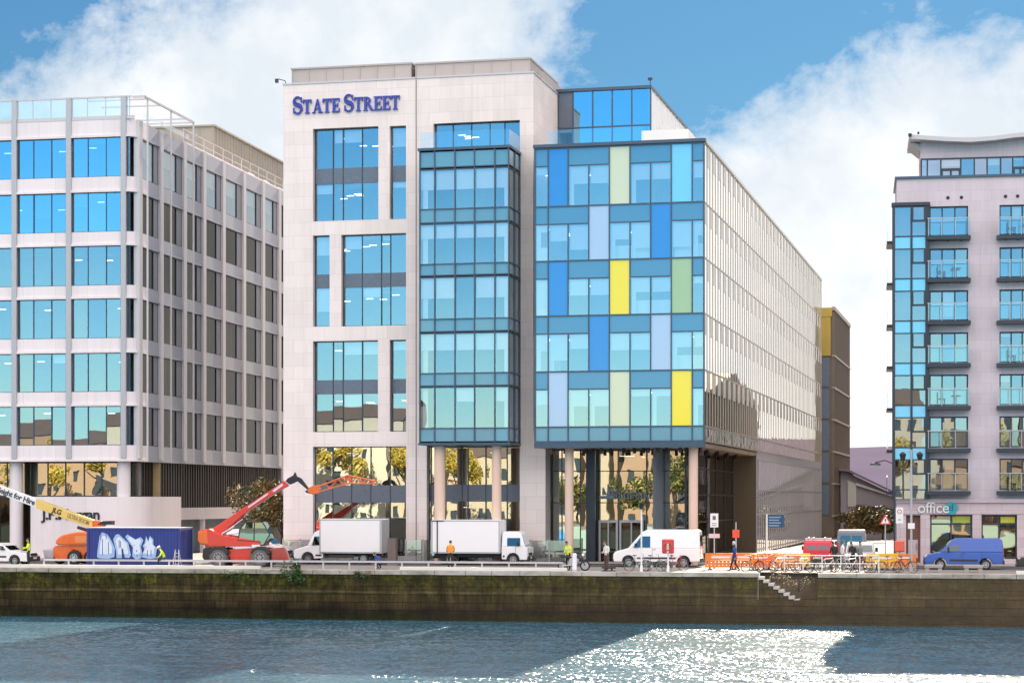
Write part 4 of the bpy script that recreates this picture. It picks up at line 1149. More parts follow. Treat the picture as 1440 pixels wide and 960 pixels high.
s = MB(); s.box(up[0][0]-.06, up[0][0]+.16, .4, .58, up[0][1]-.16, up[0][1]+.03); s.cyl((up[0][0]+.6,.7,up[0][1]), (up[0][0]+.6,.7,up[0][1]+.16), .07, n=8); obj('roof_fitting', s, M['black'], D)
# ground floor shop
ops = [(U(1308), U(1367), Z(1340, 785), Z(1340, 723.5)), (U(1380), U(1430), Z(1340, 785), Z(1340, 723.5)), (U(1274), U(1294), .15, Z(1285, 724)), (U(1443), U(1490), Z(1340, 785), Z(1340, 723.5)), (U(1505), U(1560), Z(1340, 785), Z(1340, 723.5)), (U(1580), U(1640), Z(1340, 785), Z(1340, 723.5))]
mb = MB(); grid_wall(mb, 0, UE, 0, zg-.003, -.25, ops, .45)
mb.box(-.06, UE, -.36, -.252, Z(1340, 722)-.02, Z(1340, 718)); mb.box(-.06, UE, -.38, -.252, zg-.25, zg-.01)
for p in (1301, 1373.5, 1436, 1497, 1570, 1650): u_ = U(p); mb.box(u_-.28, u_+.28, -.34, -.253, 0, Z(1340, 723))
obj('shopfront_wall', mb, M['lilac_base'], D, recalc=False)
shopg = glass('shop_glass', .34, (1,.97,.85), (.6,.6,.5), .2, .4)
for i, (a, b, c, d) in enumerate(ops):
    if i == 2:
        s = MB(); s.box(a, b, .1, .18, c, d); dr = obj('door', s, pmat('brown_door', (.16,.07,.045), .5), D)
        s = MB(); s.cyl((b-.25,.05,1.0), (b-.25,.05,1.4), .03, n=8); obj('handle', s, M['alu'], dr)
        s = MB(); s.box(a+.15, b-.15, .085, .098, c+.3, c+1.5); obj('door_panel', s, M['lilac_base'], dr); continue
    zt2 = d-.6
    wd = build_window(D, a, b, c, d, .08, [a+(b-a)*.5], shopg, hbars=[zt2], name='shop_window', fw=.1)
    # window graphics: yellow and green transom films, coloured display boards
    s = MB(); s.box((a+b)/2+.1, b-.12, .07, .075, zt2+.08, d-.12, 0 if i == 0 else 0); obj('transom_film', s, pmat('yellow_green_film', (.62,.58,.04) if i else (.45,.52,.05), .3), wd, recalc=False)
    s = MB(); s.box(a+.15, (a+b)/2-.1, .9, .95, c, zt2); s.box((a+b)/2+.2, b-.15, 1.2, 1.25, c, zt2-.2, 1); 
    obj('display_board', s, [pmat('pale_board', (.75,.78,.72), .6, 0, .3, 1.2), pmat('yellow_board', (.80,.66,.15), .6, 0, .45, .8)], wd, recalc=False)
SIG = thing('shop_sign', 'white word office with a teal disc on the grey shop fascia', 'sign', (*RB.o, 0), RB.rot)
xs0, xs1 = U(1295, -.3), U(1330, -.3); zz = Z(1315, 714.2, -.3)
text('lettering', 'office', 1.0, M['white'], SIG, ((xs0+xs1)/2, -.425, zz), extrude=.03, space=.95)
uc = U(1337.5, -.3); s = MB(); s.cyl((uc,-.415,zz), (uc,-.385,zz), .42, n=24); obj('disc', s, pmat('teal_disc', (.03,.33,.38), .4), SIG)
text('disc_letter', 'd', .62, pmat('navy_letter', (.02,.06,.16), .4), SIG, (uc, -.425, zz+.03), extrude=.008)

# ------------------------------------------------------------------ far end of the side street
Yg = 232
def gp(px, py): x, t = atY(px, Yg); return (x, zof(py, t))
E = thing('gabled_shed', 'low grey industrial building with a sloping roof at the street end', 'building')
s = MB(); s.prism([gp(1182,790), gp(1275,790), gp(1275,699), gp(1250,692), gp(1192,664), gp(1182,662)], Yg, Yg+30); obj('wall', s, pmat('shed_cladding', (.42,.38,.42), .7, 0, .08, .6), E)
s = MB(); s.prism([gp(1192,675), gp(1204,680), gp(1204,712), gp(1192,712)], Yg-.15, Yg-.01); obj('pale_gable', s, M['cream'], E)
s = MB(); s.prism([gp(1180,661.5), gp(1193,663), gp(1252,691), gp(1278,698.5), gp(1278,696), gp(1252,688), gp(1193,659.5), gp(1180,658)], Yg-1, Yg+31); obj('roof', s, pmat('slate_roof', (.22,.19,.23), .7, 0, .1), E)
s = MB(); s.prism([gp(1204,682), gp(1252,697), gp(1275,703), gp(1275,700.5), gp(1252,694.5), gp(1204,678.5)], Yg-.4, Yg-.02); obj('white_barge_board', s, M['white'], E)
s = MB(); a, b = gp(1204,714), gp(1275,721); s.prism([gp(1204,709), gp(1204,713.5), gp(1275,722), gp(1275,717)], Yg-.5, Yg-.02); obj('canopy_beam', s, pmat('purple_brown_beam', (.12,.075,.08), .6), E)
hb = MB(); n = 90; pts = []
for i in range(n+1):
    x = -2600+6000*i/n; h = 42+26*sin(i*.21+1.2)+14*sin(i*.53+.4)+8*sin(i*1.3)
    px_ = 0; pts.append((x, h))
x_, t_ = atY(1222, 2600); zt_h = zof(629, t_)
i0 = min(range(n+1), key=lambda i: abs(pts[i][0]-x_)); sc = zt_h/pts[i0][1]
pts = [(x, max(20, h*sc*.8 if abs(x-x_) > 500 else zt_h-(x-x_)*-.03)) for x, h in pts]
for i in range(n):
    for k in range(8):
        y0, y1 = 2600-900*(1-k/8), 2600-900*(1-(k+1)/8)
        f0, f1 = sin(k/8*pi/2), sin((k+1)/8*pi/2)
        (xa, ha), (xb, hb__) = pts[i], pts[i+1]
        hb.quad((xa,y0,ha*f0-1), (xb,y0,hb__*f0-1), (xb,y1,hb__*f1-1), (xa,y1,ha*f1-1))
tag(obj('hills', hb, pmat('hazy_hillside', (.115,.10,.145), 1.0, 0, .15, .01, spec=0), recalc=False), kind='structure')  # purple of the distance haze is put into the hill colour

# ------------------------------------------------------------------ trees
def foliage(name, c, rx, ry, rz, n, size, mats, parent, seed, lobes=13):
    r = random.Random(seed); mb = MB(); L = []
    for k in range(lobes):
        a = r.uniform(0, 2*pi); e = r.uniform(-.5, 1); q = r.uniform(.3, .95)
        L.append((Vector((cos(a)*q*rx, sin(a)*q*ry, e*.6*rz)), r.uniform(.22, .46)))
    for k in range(n):
        lc, lr = r.choice(L)
        d = Vector((r.gauss(0,1), r.gauss(0,1), r.gauss(0,1))).normalized()*(r.random()**.4)*lr
        p = Vector(c)+lc+Vector((d.x*rx, d.y*ry, d.z*rz))
        s_ = size*r.uniform(.5, 1.3); ax = Vector((r.gauss(0,1), r.gauss(0,1), r.gauss(0,1))).normalized(); k2 = ax.orthogonal().normalized(); k3 = ax.cross(k2)
        mb.add([p-k2*s_, p-k3*s_*.45, p+k2*s_, p+k3*s_*.45], [(0,1,2,3)], r.randrange(len(mats)))
    return obj(name, mb, mats, parent, recalc=False)
def leafmat(name, col):
    m, t, b = newmat(name)
    tc = t.n('ShaderNodeTexCoord').outputs['Object']
    c = t.mix(t.noise(tc, 1.5, 4), tuple(x*.6 for x in col), tuple(x*1.5 for x in col)); t.l(c, b.inputs['Base Color'])
    b.inputs['Roughness'].default_value = .6
    return m
LM = [leafmat('rust_leaf', (.17,.085,.025)), leafmat('olive_leaf', (.09,.085,.022)), leafmat('green_leaf', (.04,.06,.018)), leafmat('straw_leaf', (.24,.15,.05))]
GM = [leafmat('fresh_leaf', (.06,.13,.025)), leafmat('dark_leaf', (.03,.07,.015))]
YM = [leafmat('yellow_leaf', (.60,.44,.05)), leafmat('gold_leaf', (.48,.33,.05)), leafmat('lime_leaf', (.40,.40,.10))]
BK_ = pmat('bark', (.07,.055,.045), .9, 0, .3, 3)
def tree(name, label, x, y, h, rx, rz, n, size, mats, seed, group=None, z=0):
    T_ = thing(name, label, 'tree', (x, y, z), 0, group); r = random.Random(seed)
    tr = MB(); top = h-rz*1.1
    tr.cyl((0,0,-.05), (.1,.05,top*.55), h*.028, h*.02, 10); tr.cyl((.1,.05,top*.55), (0,.1,h*.8), h*.02, h*.006, 8)
    for k in range(7):
        a = r.uniform(0, 2*pi); z0 = top*r.uniform(.5, .95); tr.cyl((.08,.05,z0), (cos(a)*rx*.7, sin(a)*rx*.7, z0+rz*r.uniform(.5, 1.1)), h*.011, h*.004, 6)
    obj('trunk', tr, BK_, T_, smooth=40); foliage('crown', (0,0,h-rz), rx, rx, rz, n, size, mats, T_, seed)
    return T_
x, t_ = atY(366, 139); tree('street_tree', 'rusty brown autumn tree between the white tower and the gridded block', x, 139, 6.0, 2.1, 2.4, 2200, .16, LM, 5)
x, t_ = atY(386, 142); tree('street_tree', 'darker olive tree tucked against the left edge of the white tower', x, 143.5, 5.2, 1.5, 2.2, 1500, .17, LM[1:3], 6)
x, t_ = atY(1212, 200); tree('street_tree', 'dark green tree with brown leaves in front of the sloping roofed shed', x, 205, 3.7, 2.4, 1.95, 2200, .2, LM, 8)
x, t_ = atY(1240, 215); tree('street_tree', 'mossy green shrubby tree under the canopy beam of the shed', x, 222, 3.9, 3.2, 2.0, 2400, .25, LM[1:3], 9)

for k, (y0, y1, h, c, l_) in enumerate(((150.5, 172, 10.5, (.20,.13,.07), 'low tan brick shed'), (173, 199, 17.5, (.10,.09,.06), 'tall dark brick warehouse'), (200, 224, 13, (.26,.22,.15), 'sandy brick workshop'), (225, 262, 16, (.13,.11,.10), 'long soot dark warehouse'))):
    WH = thing('brick_warehouse', l_+' seen only as a reflection in the long side glazing', 'building', (13, (y0+y1)/2, 0), 0, 'brick buildings along the side street')
    w_ = (y1-y0)/2; s = MB(); s.box(-8, 8, -w_, w_, 0, h); obj('wall', s, pmat('dark_brick', c, .8, 0, .35, .3), WH)
    s = MB(); n = int(w_*2/3.4)
    for q in range(n):
        for z in range(2, int(h)-2, 4): v = -w_+1+q*3.4; s.box(-8.05, -8.01, v, v+1.7, z, z+2.1)
    obj('windows', s, M['spandrel'], WH); s = MB(); s.prism([(-w_,h+.002),(w_,h+.002),(0,h+3.2)], -8.2, 8.2, plane='yz'); obj('roof', s, M['roof'], WH)
for k, (y_, l_) in enumerate(((160, 'golden tree'), (171, 'yellow green tree'), (183, 'small amber tree'), (197, 'tall gold tree'), (214, 'olive tree'))):
    tree('side_street_tree', l_+' seen only as a reflection in the long side glazing', 3.4, y_, 8+(k*5 % 4), 2.6, 3.0, 1300, .3, YM if k % 2 == 0 else LM[1:], 60+k, 'trees along the side street')
# the opposite bank, behind the camera: what the lower windows mirror
OB = thing('terrace_building', 'cream terraced building with a brown roof mirrored in the glass lobby', 'building', (0,-38,0))
specs = [(-205,-176,15,(.56,.54,.46)), (-175,-150,18,(.60,.52,.38)), (-149,-121,14,(.42,.30,.21)), (-120,-93,17,(.66,.63,.55)), (-92,-60,11,(.56,.50,.40)), (-59,-36,12.5,(.42,.30,.22)), (-35,-12,13,(.66,.62,.52)), (-11,10,18,(.52,.50,.44)), (11,36,12,(.40,.28,.20)), (37,70,16,(.62,.60,.54))]
lab = ['far left buff terrace', 'honey coloured tall terrace', 'rust coloured terrace', 'light cream tall terrace', 'ochre low terrace', 'tan tall terrace', 'pale cream terrace', 'sand coloured tallest terrace', 'brown brick terrace', 'ivory long terrace']
OB_list = []
bpy.data.objects.remove(OB)
for (a, b, h, c), l_ in zip(specs, lab):
    t = thing('terrace_building', l_+' on the opposite bank, mirrored in the lower windows', 'building', ((a+b)/2, -38, 0), 0, 'terraces on the opposite bank')
    w_ = (b-a)/2; mb = MB(); ops = []
    for k in range(int(w_*2/2.3)):
        for f in range(int((h-1)/3.3)): x0 = -w_+.7+k*2.3; ops.append((x0, x0+1.0, 1+f*3.3, 2.8+f*3.3))
    mb2 = MB(); grid_wall(mb2, -w_, w_, 0, h, 0, ops, .2); mb2.V = [(v[0], -v[1]+6, v[2]) for v in mb2.V]
    mb2.box(-w_+.01, w_-.01, -6, 5.5, 0, h-.01); obj('wall', mb2, pmat('terrace_render', c, .8, 0, .1, .3), t)
    g = MB()
    for q in ops: g.quad((q[0],5.8,q[2]), (q[1],5.8,q[2]), (q[1],5.8,q[3]), (q[0],5.8,q[3]))
    obj('window_panes', g, M['frame_blue'], t, recalc=False)
    r = MB(); r.prism([(-6.3,h+.002), (6.3,h+.002), (0,h+2.4)], -w_, w_, plane='yz'); obj('roof', r, pmat('terrace_roof', (.12,.09,.08), .8), t)
tl = ['tall olive tree', 'broad green tree', 'dull green tree', 'small gold tree', 'wide amber tree', 'leafy yellow green tree', 'bright yellow spreading tree', 'pale gold slender tree', 'mixed green and gold tree', 'rounded golden tree', 'high yellow tree']
for k, x in enumerate((-66, -52, -40, -14, 4, 24, -84, -97, -108, -124, -140)):
    tree('riverside_tree', tl[k]+' on the opposite bank, mirrored in the lower windows', x, -16-(k % 2)*5, (8.5 if k < 3 else 11)+(k*7 % 5), 4.5, 4.4, 3800, .3, (LM[1:]+GM+YM[2:]) if k < 3 else (YM if k % 3 != 2 else YM+GM), 20+k, 'autumn trees on the opposite bank')
# ================================================================== street level
class Tr:
    """converts measured pixels at one distance into metres in a thing's own frame (x right, z up)"""
    def __init__(s, px, Y):
        s.px, s.Y = px, Y; s.x, s.t = atY(px, Y); s.s = FPX/s.t
        a, _ = atY(px-20, Y); b, _ = atY(px+20, Y); s.m = (b-a)/40
    def __call__(s, px, py): return ((px-s.px)*s.m, HC+(HYP-py)/s.s)
    def loc(s, z=0): return (s.x, s.Y, z)
def paint(name, col, rough=.3): return pmat(name, col, rough, 0, .04, 1.5, coat=.5)
M['van_white'] = paint('white_van_paint', (.82,.81,.83)); M['van_blue'] = paint('blue_van_paint', (.03,.10,.42)); M['red_paint'] = paint('red_machine_paint', (.62,.035,.02))
M['orange_paint'] = paint('orange_machine_paint', (.72,.13,.015)); M['lamp_clear'] = pmat('clear_lamp', (.75,.77,.8), .1, 0, 0, coat=.5); M['lamp_red'] = pmat('red_lamp', (.5,.02,.02), .15, 0, 0, coat=.5)
M['box_white'] = pmat('white_box_body', (.85,.84,.85), .5, 0, .03, 1.0); M['dark_trim'] = pmat('dark_trim', (.03,.03,.033), .6, 0, .2)
M['plate'] = pmat('number_plate', (.7,.7,.66), .5, 0, 0)
M['dusty_tyre'] = pmat('dusty_tyre', (.14,.13,.125), .9, 0, .3, 5)
def wheel(parent, x, y, r, wd, name='wheel', lug=False, rim=None, z=None):
    z = r if z is None else z
    mb = MB(); n = 28
    prof = [(r*.60,-wd/2+.01), (r*.80,-wd/2), (r*.95,-wd/2+.02), (r,-wd/2+.06), (r,wd/2-.06), (r*.95,wd/2-.02), (r*.80,wd/2), (r*.60,wd/2-.01)]
    k = len(prof); vs = []; fs = []
    for i in range(n):
        a = 2*pi*i/n
        for q, h in prof: vs.append((q*cos(a), h, q*sin(a)))
    for i in range(n):
        for j in range(k): fs.append((i*k+j, ((i+1) % n)*k+j, ((i+1) % n)*k+(j+1) % k, i*k+(j+1) % k))
    mb.add(vs, fs)
    if lug:
        for i in range(18):
            a = 2*pi*i/18; b = MB(); b.box(-.045, .045, -wd/2, wd/2, r-.01, r+.035); mb.merge(b, Matrix.Rotation(a, 4, 'Y'))
    w = obj(name, mb, M['dusty_tyre' if lug else 'rubber'], parent, smooth=40); w.location = (x, y, z)
    rm = MB(); rm.cyl((0,-wd/2+.05,0), (0,wd/2-.05,0), r*.62, n=24)
    for i in range(8):
        a = 2*pi*i/8
        for sgn in (-1, 1): rm.cyl((r*.36*cos(a), sgn*(wd/2-.07), r*.36*sin(a)), (r*.36*cos(a), sgn*(wd/2-.035), r*.36*sin(a)), r*.10, n=8, mi=1)
    for sgn in (-1, 1): rm.cyl((0, sgn*(wd/2-.06), 0), (0, sgn*(wd/2-.02), 0), r*.17, n=12)
    obj('rim', rm, [rim or M['alu'], M['dark_trim']], w, smooth=40)
    return w
def arch(cx, cz, r, z0, n=9):
    a0 = math.asin(max(-1, min(1, (z0-cz)/r)))
    return [(cx-r*cos(a0+(pi-2*a0)*k/n), cz+r*sin(a0+(pi-2*a0)*k/n)) for k in range(n+1)]
def van(name, label, cat, loc, rz, L, W, H, mat, belt=1.2, nose=(.95, 1.0), roofx=2.2, group=None, rear_glass=False, cab_only=None, wr=.34, tumble=.11, side_glass=False, hood=.22, sill=.34):
    """a van or car: front at x=0, near side y=0"""
    T_ = thing(name, label, cat, loc, rz, group)
    xf, xr = .98, L-(1.05 if L > 4.6 else .85); xe = cab_only or L
    ra = wr+.075
    low = [(.05,sill)]+arch(xf, wr, ra, sill)
    if not cab_only: low += arch(xr, wr, ra, sill)
    low += [(xe-.02,sill+.04), (xe,belt), (nose[0],belt), (hood,nose[1]), (.05,nose[1]-.2), (0,.62)]
    up = [(nose[0]+.01,belt), (xe-.002,belt), (xe-.06,H-.12), (xe-.2,H), (roofx,H), (roofx-.32,H-.14)]
    if rear_glass: up[2], up[3] = (xe-.28,H-.1), (xe-.5,H)
    mb = MB(); mb.prism(low, 0, W)
    tb = lambda z: tumble*(z-belt)/(H-belt)
    n = len(up); vs = [(x, tb(z), z) for x, z in up]+[(x, W-tb(z), z) for x, z in up]
    mb.add(vs, [tuple(range(n)), tuple(range(2*n-1, n-1, -1))]+[(i, n+i, n+(i+1) % n, (i+1) % n) for i in range(n)])
    obj('body', mb, mat, T_, bevel=.045, seg=3, smooth=35)
    wx0, wz0, wx1, wz1 = nose[0]+.01, belt, roofx-.32, H-.14
    sl_ = (wx1-wx0)/(wz1-wz0); nx, nz = -1/hypot(1, sl_), sl_/hypot(1, sl_); e = .012
    def ws(z, y): return (wx0+sl_*(z-wz0)+nx*e, y, z+nz*e)
    za, zb_ = belt+.05, H-.17
    obj('windscreen', MB().quad(ws(za, .10+tb(za)), ws(za, W-.10-tb(za)), ws(zb_, W-.10-tb(zb_)), ws(zb_, .10+tb(zb_))), M['carglass_dark'], T_)
    sx = wx0+.32; zt_ = H-(.42 if H > 1.8 else .16); dx_ = (roofx+.18 if not side_glass else xe-.45) if nose[0] > .5 else xe-.38
    for side in (0, 1):
        yy = (lambda z: tb(z)-.012) if side == 0 else (lambda z: W-tb(z)+.012)
        pts = [(sx, belt+.05), (dx_, belt+.05), (dx_-(0 if not side_glass else .28), zt_), (wx0+sl_*(zt_-wz0)+.16, zt_)]
        obj('side_window', MB().poly([(x, yy(z), z) for x, z in pts]), M['carglass_dark'], T_)
        if side_glass:
            s = MB(); xm = (sx+dx_)/2; s.quad((xm-.04,yy(belt)-.004*(1-2*side),belt+.05), (xm+.04,yy(belt)-.004*(1-2*side),belt+.05), (xm+.04,yy(zt_)-.004*(1-2*side),zt_), (xm-.04,yy(zt_)-.004*(1-2*side),zt_)); obj('door_pillar', s, mat, T_)
        y0 = -.012 if side == 0 else W+.012
        s = MB()
        for x in (roofx+.3, roofx+1.5) if not cab_only else (roofx+.05,):
            if x < xe-.3: s.quad((x,y0,.5), (x+.018,y0,.5), (x+.018,y0,belt), (x,y0,belt))
        s.quad((xf+.55,y0,.52), (xr-.5 if not cab_only else xe-.1,y0,.52), (xr-.5 if not cab_only else xe-.1,y0,.64), (xf+.55,y0,.64))
        if not cab_only: s.quad((roofx+.35,y0,belt-.1), (roofx+.52,y0,belt-.1), (roofx+.52,y0,belt-.06), (roofx+.35,y0,belt-.06))
        obj('trim', s, M['dark_trim'], T_)
        s = MB(); ym = -.2 if side == 0 else W+.02; s.box(sx+.12, sx+.24, ym, ym+.18, belt+.05, belt+.32); obj('mirror', s, M['dark_trim'], T_, bevel=.03)
        s = MB(); yh = .02 if side == 0 else W-.30
        s.add([(.02+.0,yh,.74),(.02,yh+.28,.74),(hood-.03,yh+.28,.97*nose[1]),(hood-.03,yh,.97*nose[1]),(-.02,yh,.74),(-.02,yh+.28,.74),(hood-.08,yh+.28,1.0*nose[1]),(hood-.08,yh,1.0*nose[1])], [(4,5,6,7),(0,1,5,4),(1,2,6,5),(2,3,7,6),(3,0,4,7)]); obj('headlight', s, M['lamp_clear'], T_)
        if not cab_only:
            s = MB(); yt = .03 if side == 0 else W-.15; s.box(xe-.03, xe+.02, yt, yt+.12, .8, belt+.25); obj('tail_light', s, M['lamp_red'], T_)
    s = MB(); s.box(-.05, .12, .03, W-.03, sill-.02, .58); obj('bumper', s, M['dark_trim'], T_, bevel=.03)
    if not cab_only: s = MB(); s.box(xe-.06, xe+.07, .04, W-.04, sill, .58); obj('bumper', s, M['dark_trim'], T_, bevel=.03)
    s = MB(); s.box(-.03, .06, W*.25, W*.75, .62, .80); obj('grille', s, M['black'], T_)
    obj('number_plate', MB().box(-.07, -.04, W/2-.26, W/2+.26, .42, .53), M['plate'], T_)
    if rear_glass or not cab_only:
        if rear_glass: obj('rear_window', MB().quad((xe-.03,.2,belt+.05), (xe-.03,W-.2,belt+.05), (xe-.29+.03,W-.25,H-.14), (xe-.29+.03,.25,H-.14)), M['carglass_dark'], T_)
        else:
            s = MB(); s.quad((xe+.01,.25,belt+.15), (xe+.01,W/2-.05,belt+.15), (xe-.03,W/2-.05,H-.35), (xe-.03,.3,H-.35)); s.quad((xe+.01,W/2+.05,belt+.15), (xe+.01,W-.25,belt+.15), (xe-.03,W-.3,H-.35), (xe-.03,W/2+.05,H-.35)); obj('rear_window', s, M['carglass_dark'], T_)
        obj('number_plate', MB().box(xe+.06, xe+.085, W/2-.26, W/2+.26, .62, .74), M['plate'], T_)
    for y in (.12, W-.12):
        wheel(T_, xf, y, wr, .22)
        if not cab_only: wheel(T_, xr, y, wr, .22)
    return T_
M['carglass_dark'] = glass('dark_vehicle_glass', .09, (.8,.95,1), (.06,.08,.085), .03)
def at_front(px, Y): return atY(px, Y)[0]

# vehicles along the street
x = at_front(862, 130.2)
van('panel_van', 'white panel van with pinkish tint parked under the glass wing, no lettering', 'van', (x, 130.2, 0), 0, 5.55, 2.0, 2.38, M['van_white'])
x = at_front(1299.5, 129)
van('panel_van', 'bright blue panel van parked by the shopfront with pale benches before it', 'van', (x, 129, 0), 0, 4.75, 1.9, 1.92, M['van_blue'], belt=1.08, nose=(.95, .92), roofx=1.95, wr=.32)
x = at_front(366, 135.0)
van('panel_van', 'small white van half hidden behind the red telehandler', 'van', (at_front(402,135.0), 137.0, .0), pi, 4.6, 1.9, 2.25, M['van_white'])
def lorry(label, loc, rz, Lc, L, W, zb_, H, cabH, wr=.36, nose=(.95,1.0)):
    T_ = van('box_van', label, 'lorry', loc, rz, Lc, W, cabH, M['van_white'], cab_only=Lc, roofx=1.75 if nose[0] > .5 else .75, nose=nose, wr=wr, group='white box vans in the street', hood=.22 if nose[0] > .5 else .05, belt=1.2)
    s = MB(); s.box(Lc-.25 if nose[0] > .5 else Lc+.08, L, -.05, W+.05, zb_, H); obj('cargo_box', s, M['box_white'], T_, bevel=.03)
    x0 = Lc-.25 if nose[0] > .5 else Lc+.08
    for y in (-.062, W+.05):
        s = MB(); s.box(x0+.02, x0+.09, y, y+.012, zb_, H-.02); s.box(L-.10, L-.02, y, y+.012, zb_, H-.02); s.box(x0+.09, L-.10, y, y+.012, H-.09, H-.02); s.box(x0+.09, L-.10, y, y+.012, zb_, zb_+.1)
        obj('box_edging', s, M['alu'], T_)
    s = MB(); s.box(L-.002, L+.03, .0, W/2-.02, zb_+.05, H-.06); s.box(L-.002, L+.03, W/2+.02, W, zb_+.05, H-.06)
    s.box(L+.03, L+.06, W/2-.1, W/2-.07, zb_+.1, H-.1); s.box(L+.03, L+.06, W/2+.07, W/2+.1, zb_+.1, H-.1); obj('rear_door', s, pmat('grey_rear_door', (.42,.42,.44), .5, 0, .06), T_)
    s = MB(); s.box(.9, L-.1, W*.2, W*.3, .5, zb_-.002); s.box(.9, L-.1, W*.7, W*.8, .5, zb_-.002); s.box(Lc+.4, L-1.9, .02, .1, .42, zb_-.1); s.box(L-.1, L+.04, .1, W-.1, .4, .55); obj('chassis', s, M['dark_trim'], T_)
    for y in (.14, W-.14): wheel(T_, L-1.25, y, wr, .26)
    for y in (.05, W-.25): obj('tail_light', MB().box(L+.032, L+.05, y, y+.2, .6, .72), M['lamp_red'], T_)
    return T_
x = at_front(412.5, 132.5)
lorry('white box van with a short bonnet facing left beside the red telehandler', (x, 132.5, 0), 0, 2.05, 6.05, 2.05, .72, 3.0, 2.25)
x = at_front(742, 132.5)
t2 = lorry('white flat fronted box lorry facing right behind the orange vest worker', (x, 134.6, 0), pi, 1.75, 6.45, 2.1, .75, 2.95, 2.2, nose=(.16,1.15))
s = MB(); s.box(6.0, 6.07, 2.16, 2.19, .75, 2.93); s.box(5.6, 6.45, 2.16, 2.19, 2.86, 2.93); obj('door_frame', s, M['dark_trim'], t2)
s = MB(); s.box(-.16, -.06, .15, 2.0, .55, 2.1); s.box(-.14, .6, .15, .25, 2.05, 2.25); obj('black_visor', s, M['dark_trim'], t2) if False else None
# cars
x = at_front(40, 125.5)
van('car', 'white saloon car cut by the left edge of the picture', 'car', (x, 127.3, 0), pi, 4.5, 1.8, 1.45, M['van_white'], belt=.95, nose=(1.25, .82), roofx=2.1, rear_glass=True, wr=.32, side_glass=True, sill=.28)
x = at_front(1431, 127)
van('car', 'black car cut by the right edge behind the blue van', 'car', (x, 127, 0), 0, 4.3, 1.75, 1.48, paint('black_car_paint', (.012,.012,.014)), belt=.95, nose=(1.2, .82), roofx=2.0, rear_glass=True, wr=.32, side_glass=True, sill=.28)
xc = at_front(1150, 129); t_red = van('panel_van', 'red van seen from behind with a rack on its roof, behind the barriers', 'van', (xc-.92, 133.0, 0), -pi/2, 4.2, 1.84, 1.78, paint('red_van_paint', (.55,.02,.05)), belt=1.05, nose=(.9,.9), roofx=1.8, wr=.31)
s = MB()
for x_ in (1.9, 2.8, 3.8): s.box(x_, x_+.05, .12, 1.72, 1.80, 1.88)
for y_ in (.3, .6, 1.3): s.box(1.8, 4.1, y_, y_+.05, 1.885, 1.93)
obj('roof_rack', s, M['grey_metal'], t_red)
xc = at_front(1197, 137); van('panel_van', 'dark grey high roofed van behind the silver car', 'van', (xc-.95, 141.0, 0), -pi/2, 5.0, 1.95, 2.3, paint('grey_van_paint', (.16,.17,.21)))
xc = at_front(1209, 129); van('car', 'silver car facing the river in front of the grey van', 'car', (xc+.9, 128.4, 0), pi/2, 4.3, 1.8, 1.62, paint('silver_car_paint', (.5,.52,.53), .25), belt=1.0, nose=(1.0,.9), roofx=1.7, rear_glass=True, wr=.33, side_glass=True)
# ---- blue container with graffiti
tc_ = Tr(122, 125); f = tc_
Lc = f(252,0)[0]; Hc_ = f(0,742)[1]
T_ = thing('shipping_container', 'blue steel container painted with pale blue graffiti lettering', 'container', tc_.loc(), 0)
M['cont'] = pmat('blue_container', (.022,.04,.22), .45, 0, .18, 1.2); s = MB()
s.box(.1, Lc-.1, .06, 2.36, .15, Hc_-.05)
n = 26
for k in range(n):
    a = .14+(Lc-.28)*k/n; w_ = (Lc-.28)/n
    for y0, y1 in ((.06, .025), (2.36, 2.395)):
        s.add([(a,y0,.2),(a+w_*.2,y1,.2),(a+w_*.6,y1,.2),(a+w_*.8,y0,.2),(a,y0,Hc_-.12),(a+w_*.2,y1,Hc_-.12),(a+w_*.6,y1,Hc_-.12),(a+w_*.8,y0,Hc_-.12)], [(0,1,5,4),(1,2,6,5),(2,3,7,6)])
for k in range(9):
    a = .15+2.1*k/9; s.box(Lc-.1, Lc-.06, a, a+.12, .2, Hc_-.12)
obj('body', s, M['cont'], T_, recalc=False)
s = MB()
for x_ in (0, Lc-.14):
    for y_ in (0, 2.28): s.box(x_, x_+.14, y_, y_+.14, 0, Hc_)
for y_ in (.01, 2.33): s.box(.14, Lc-.14, y_, y_+.08, .02, .16); s.box(.14, Lc-.14, y_, y_+.08, Hc_-.11, Hc_-.01)
for x_ in (.01, Lc-.09): s.box(x_, x_+.08, .14, 2.28, .02, .16); s.box(x_, x_+.08, .14, 2.28, Hc_-.11, Hc_-.01)
obj('frame', s, M['cont'], T_)
s = MB(); s.box(.02, Lc-.02, .02, 2.40, Hc_+.002, Hc_+.05); obj('roof', s, pmat('pale_roof_sheet', (.55,.55,.55), .5, 0, .15), T_)
GR = [[(210,500),(215,430),(240,260),(270,220),(330,250),(380,330),(410,400),(405,500),(340,520),(230,515)],
 [(390,300),(420,250),(450,240),(560,340),(590,480),(570,510),(520,505),(510,420),(480,400),(490,510),(430,515),(420,420)],
 [(525,270),(550,245),(640,300),(700,275),(730,310),(700,380),(720,480),(690,520),(640,525),(605,490),(610,390),(570,340)],
 [(720,370),(740,350),(760,260),(780,330),(800,260),(840,300),(840,360),(880,400),(860,510),(800,520),(700,500),(740,410)]]
gm = [pmat('spray_pale_blue', (.30,.46,.74), .6, 0, .2, 1.5), pmat('spray_white', (.62,.70,.82), .6, 0, .15, 2), pmat('spray_navy', (.01,.02,.12), .6, 0, 0)]
s = MB()
def gpt(p, y): a = f(110+p[0]/8, 720+p[1]/8); return (a[0], y, a[1])
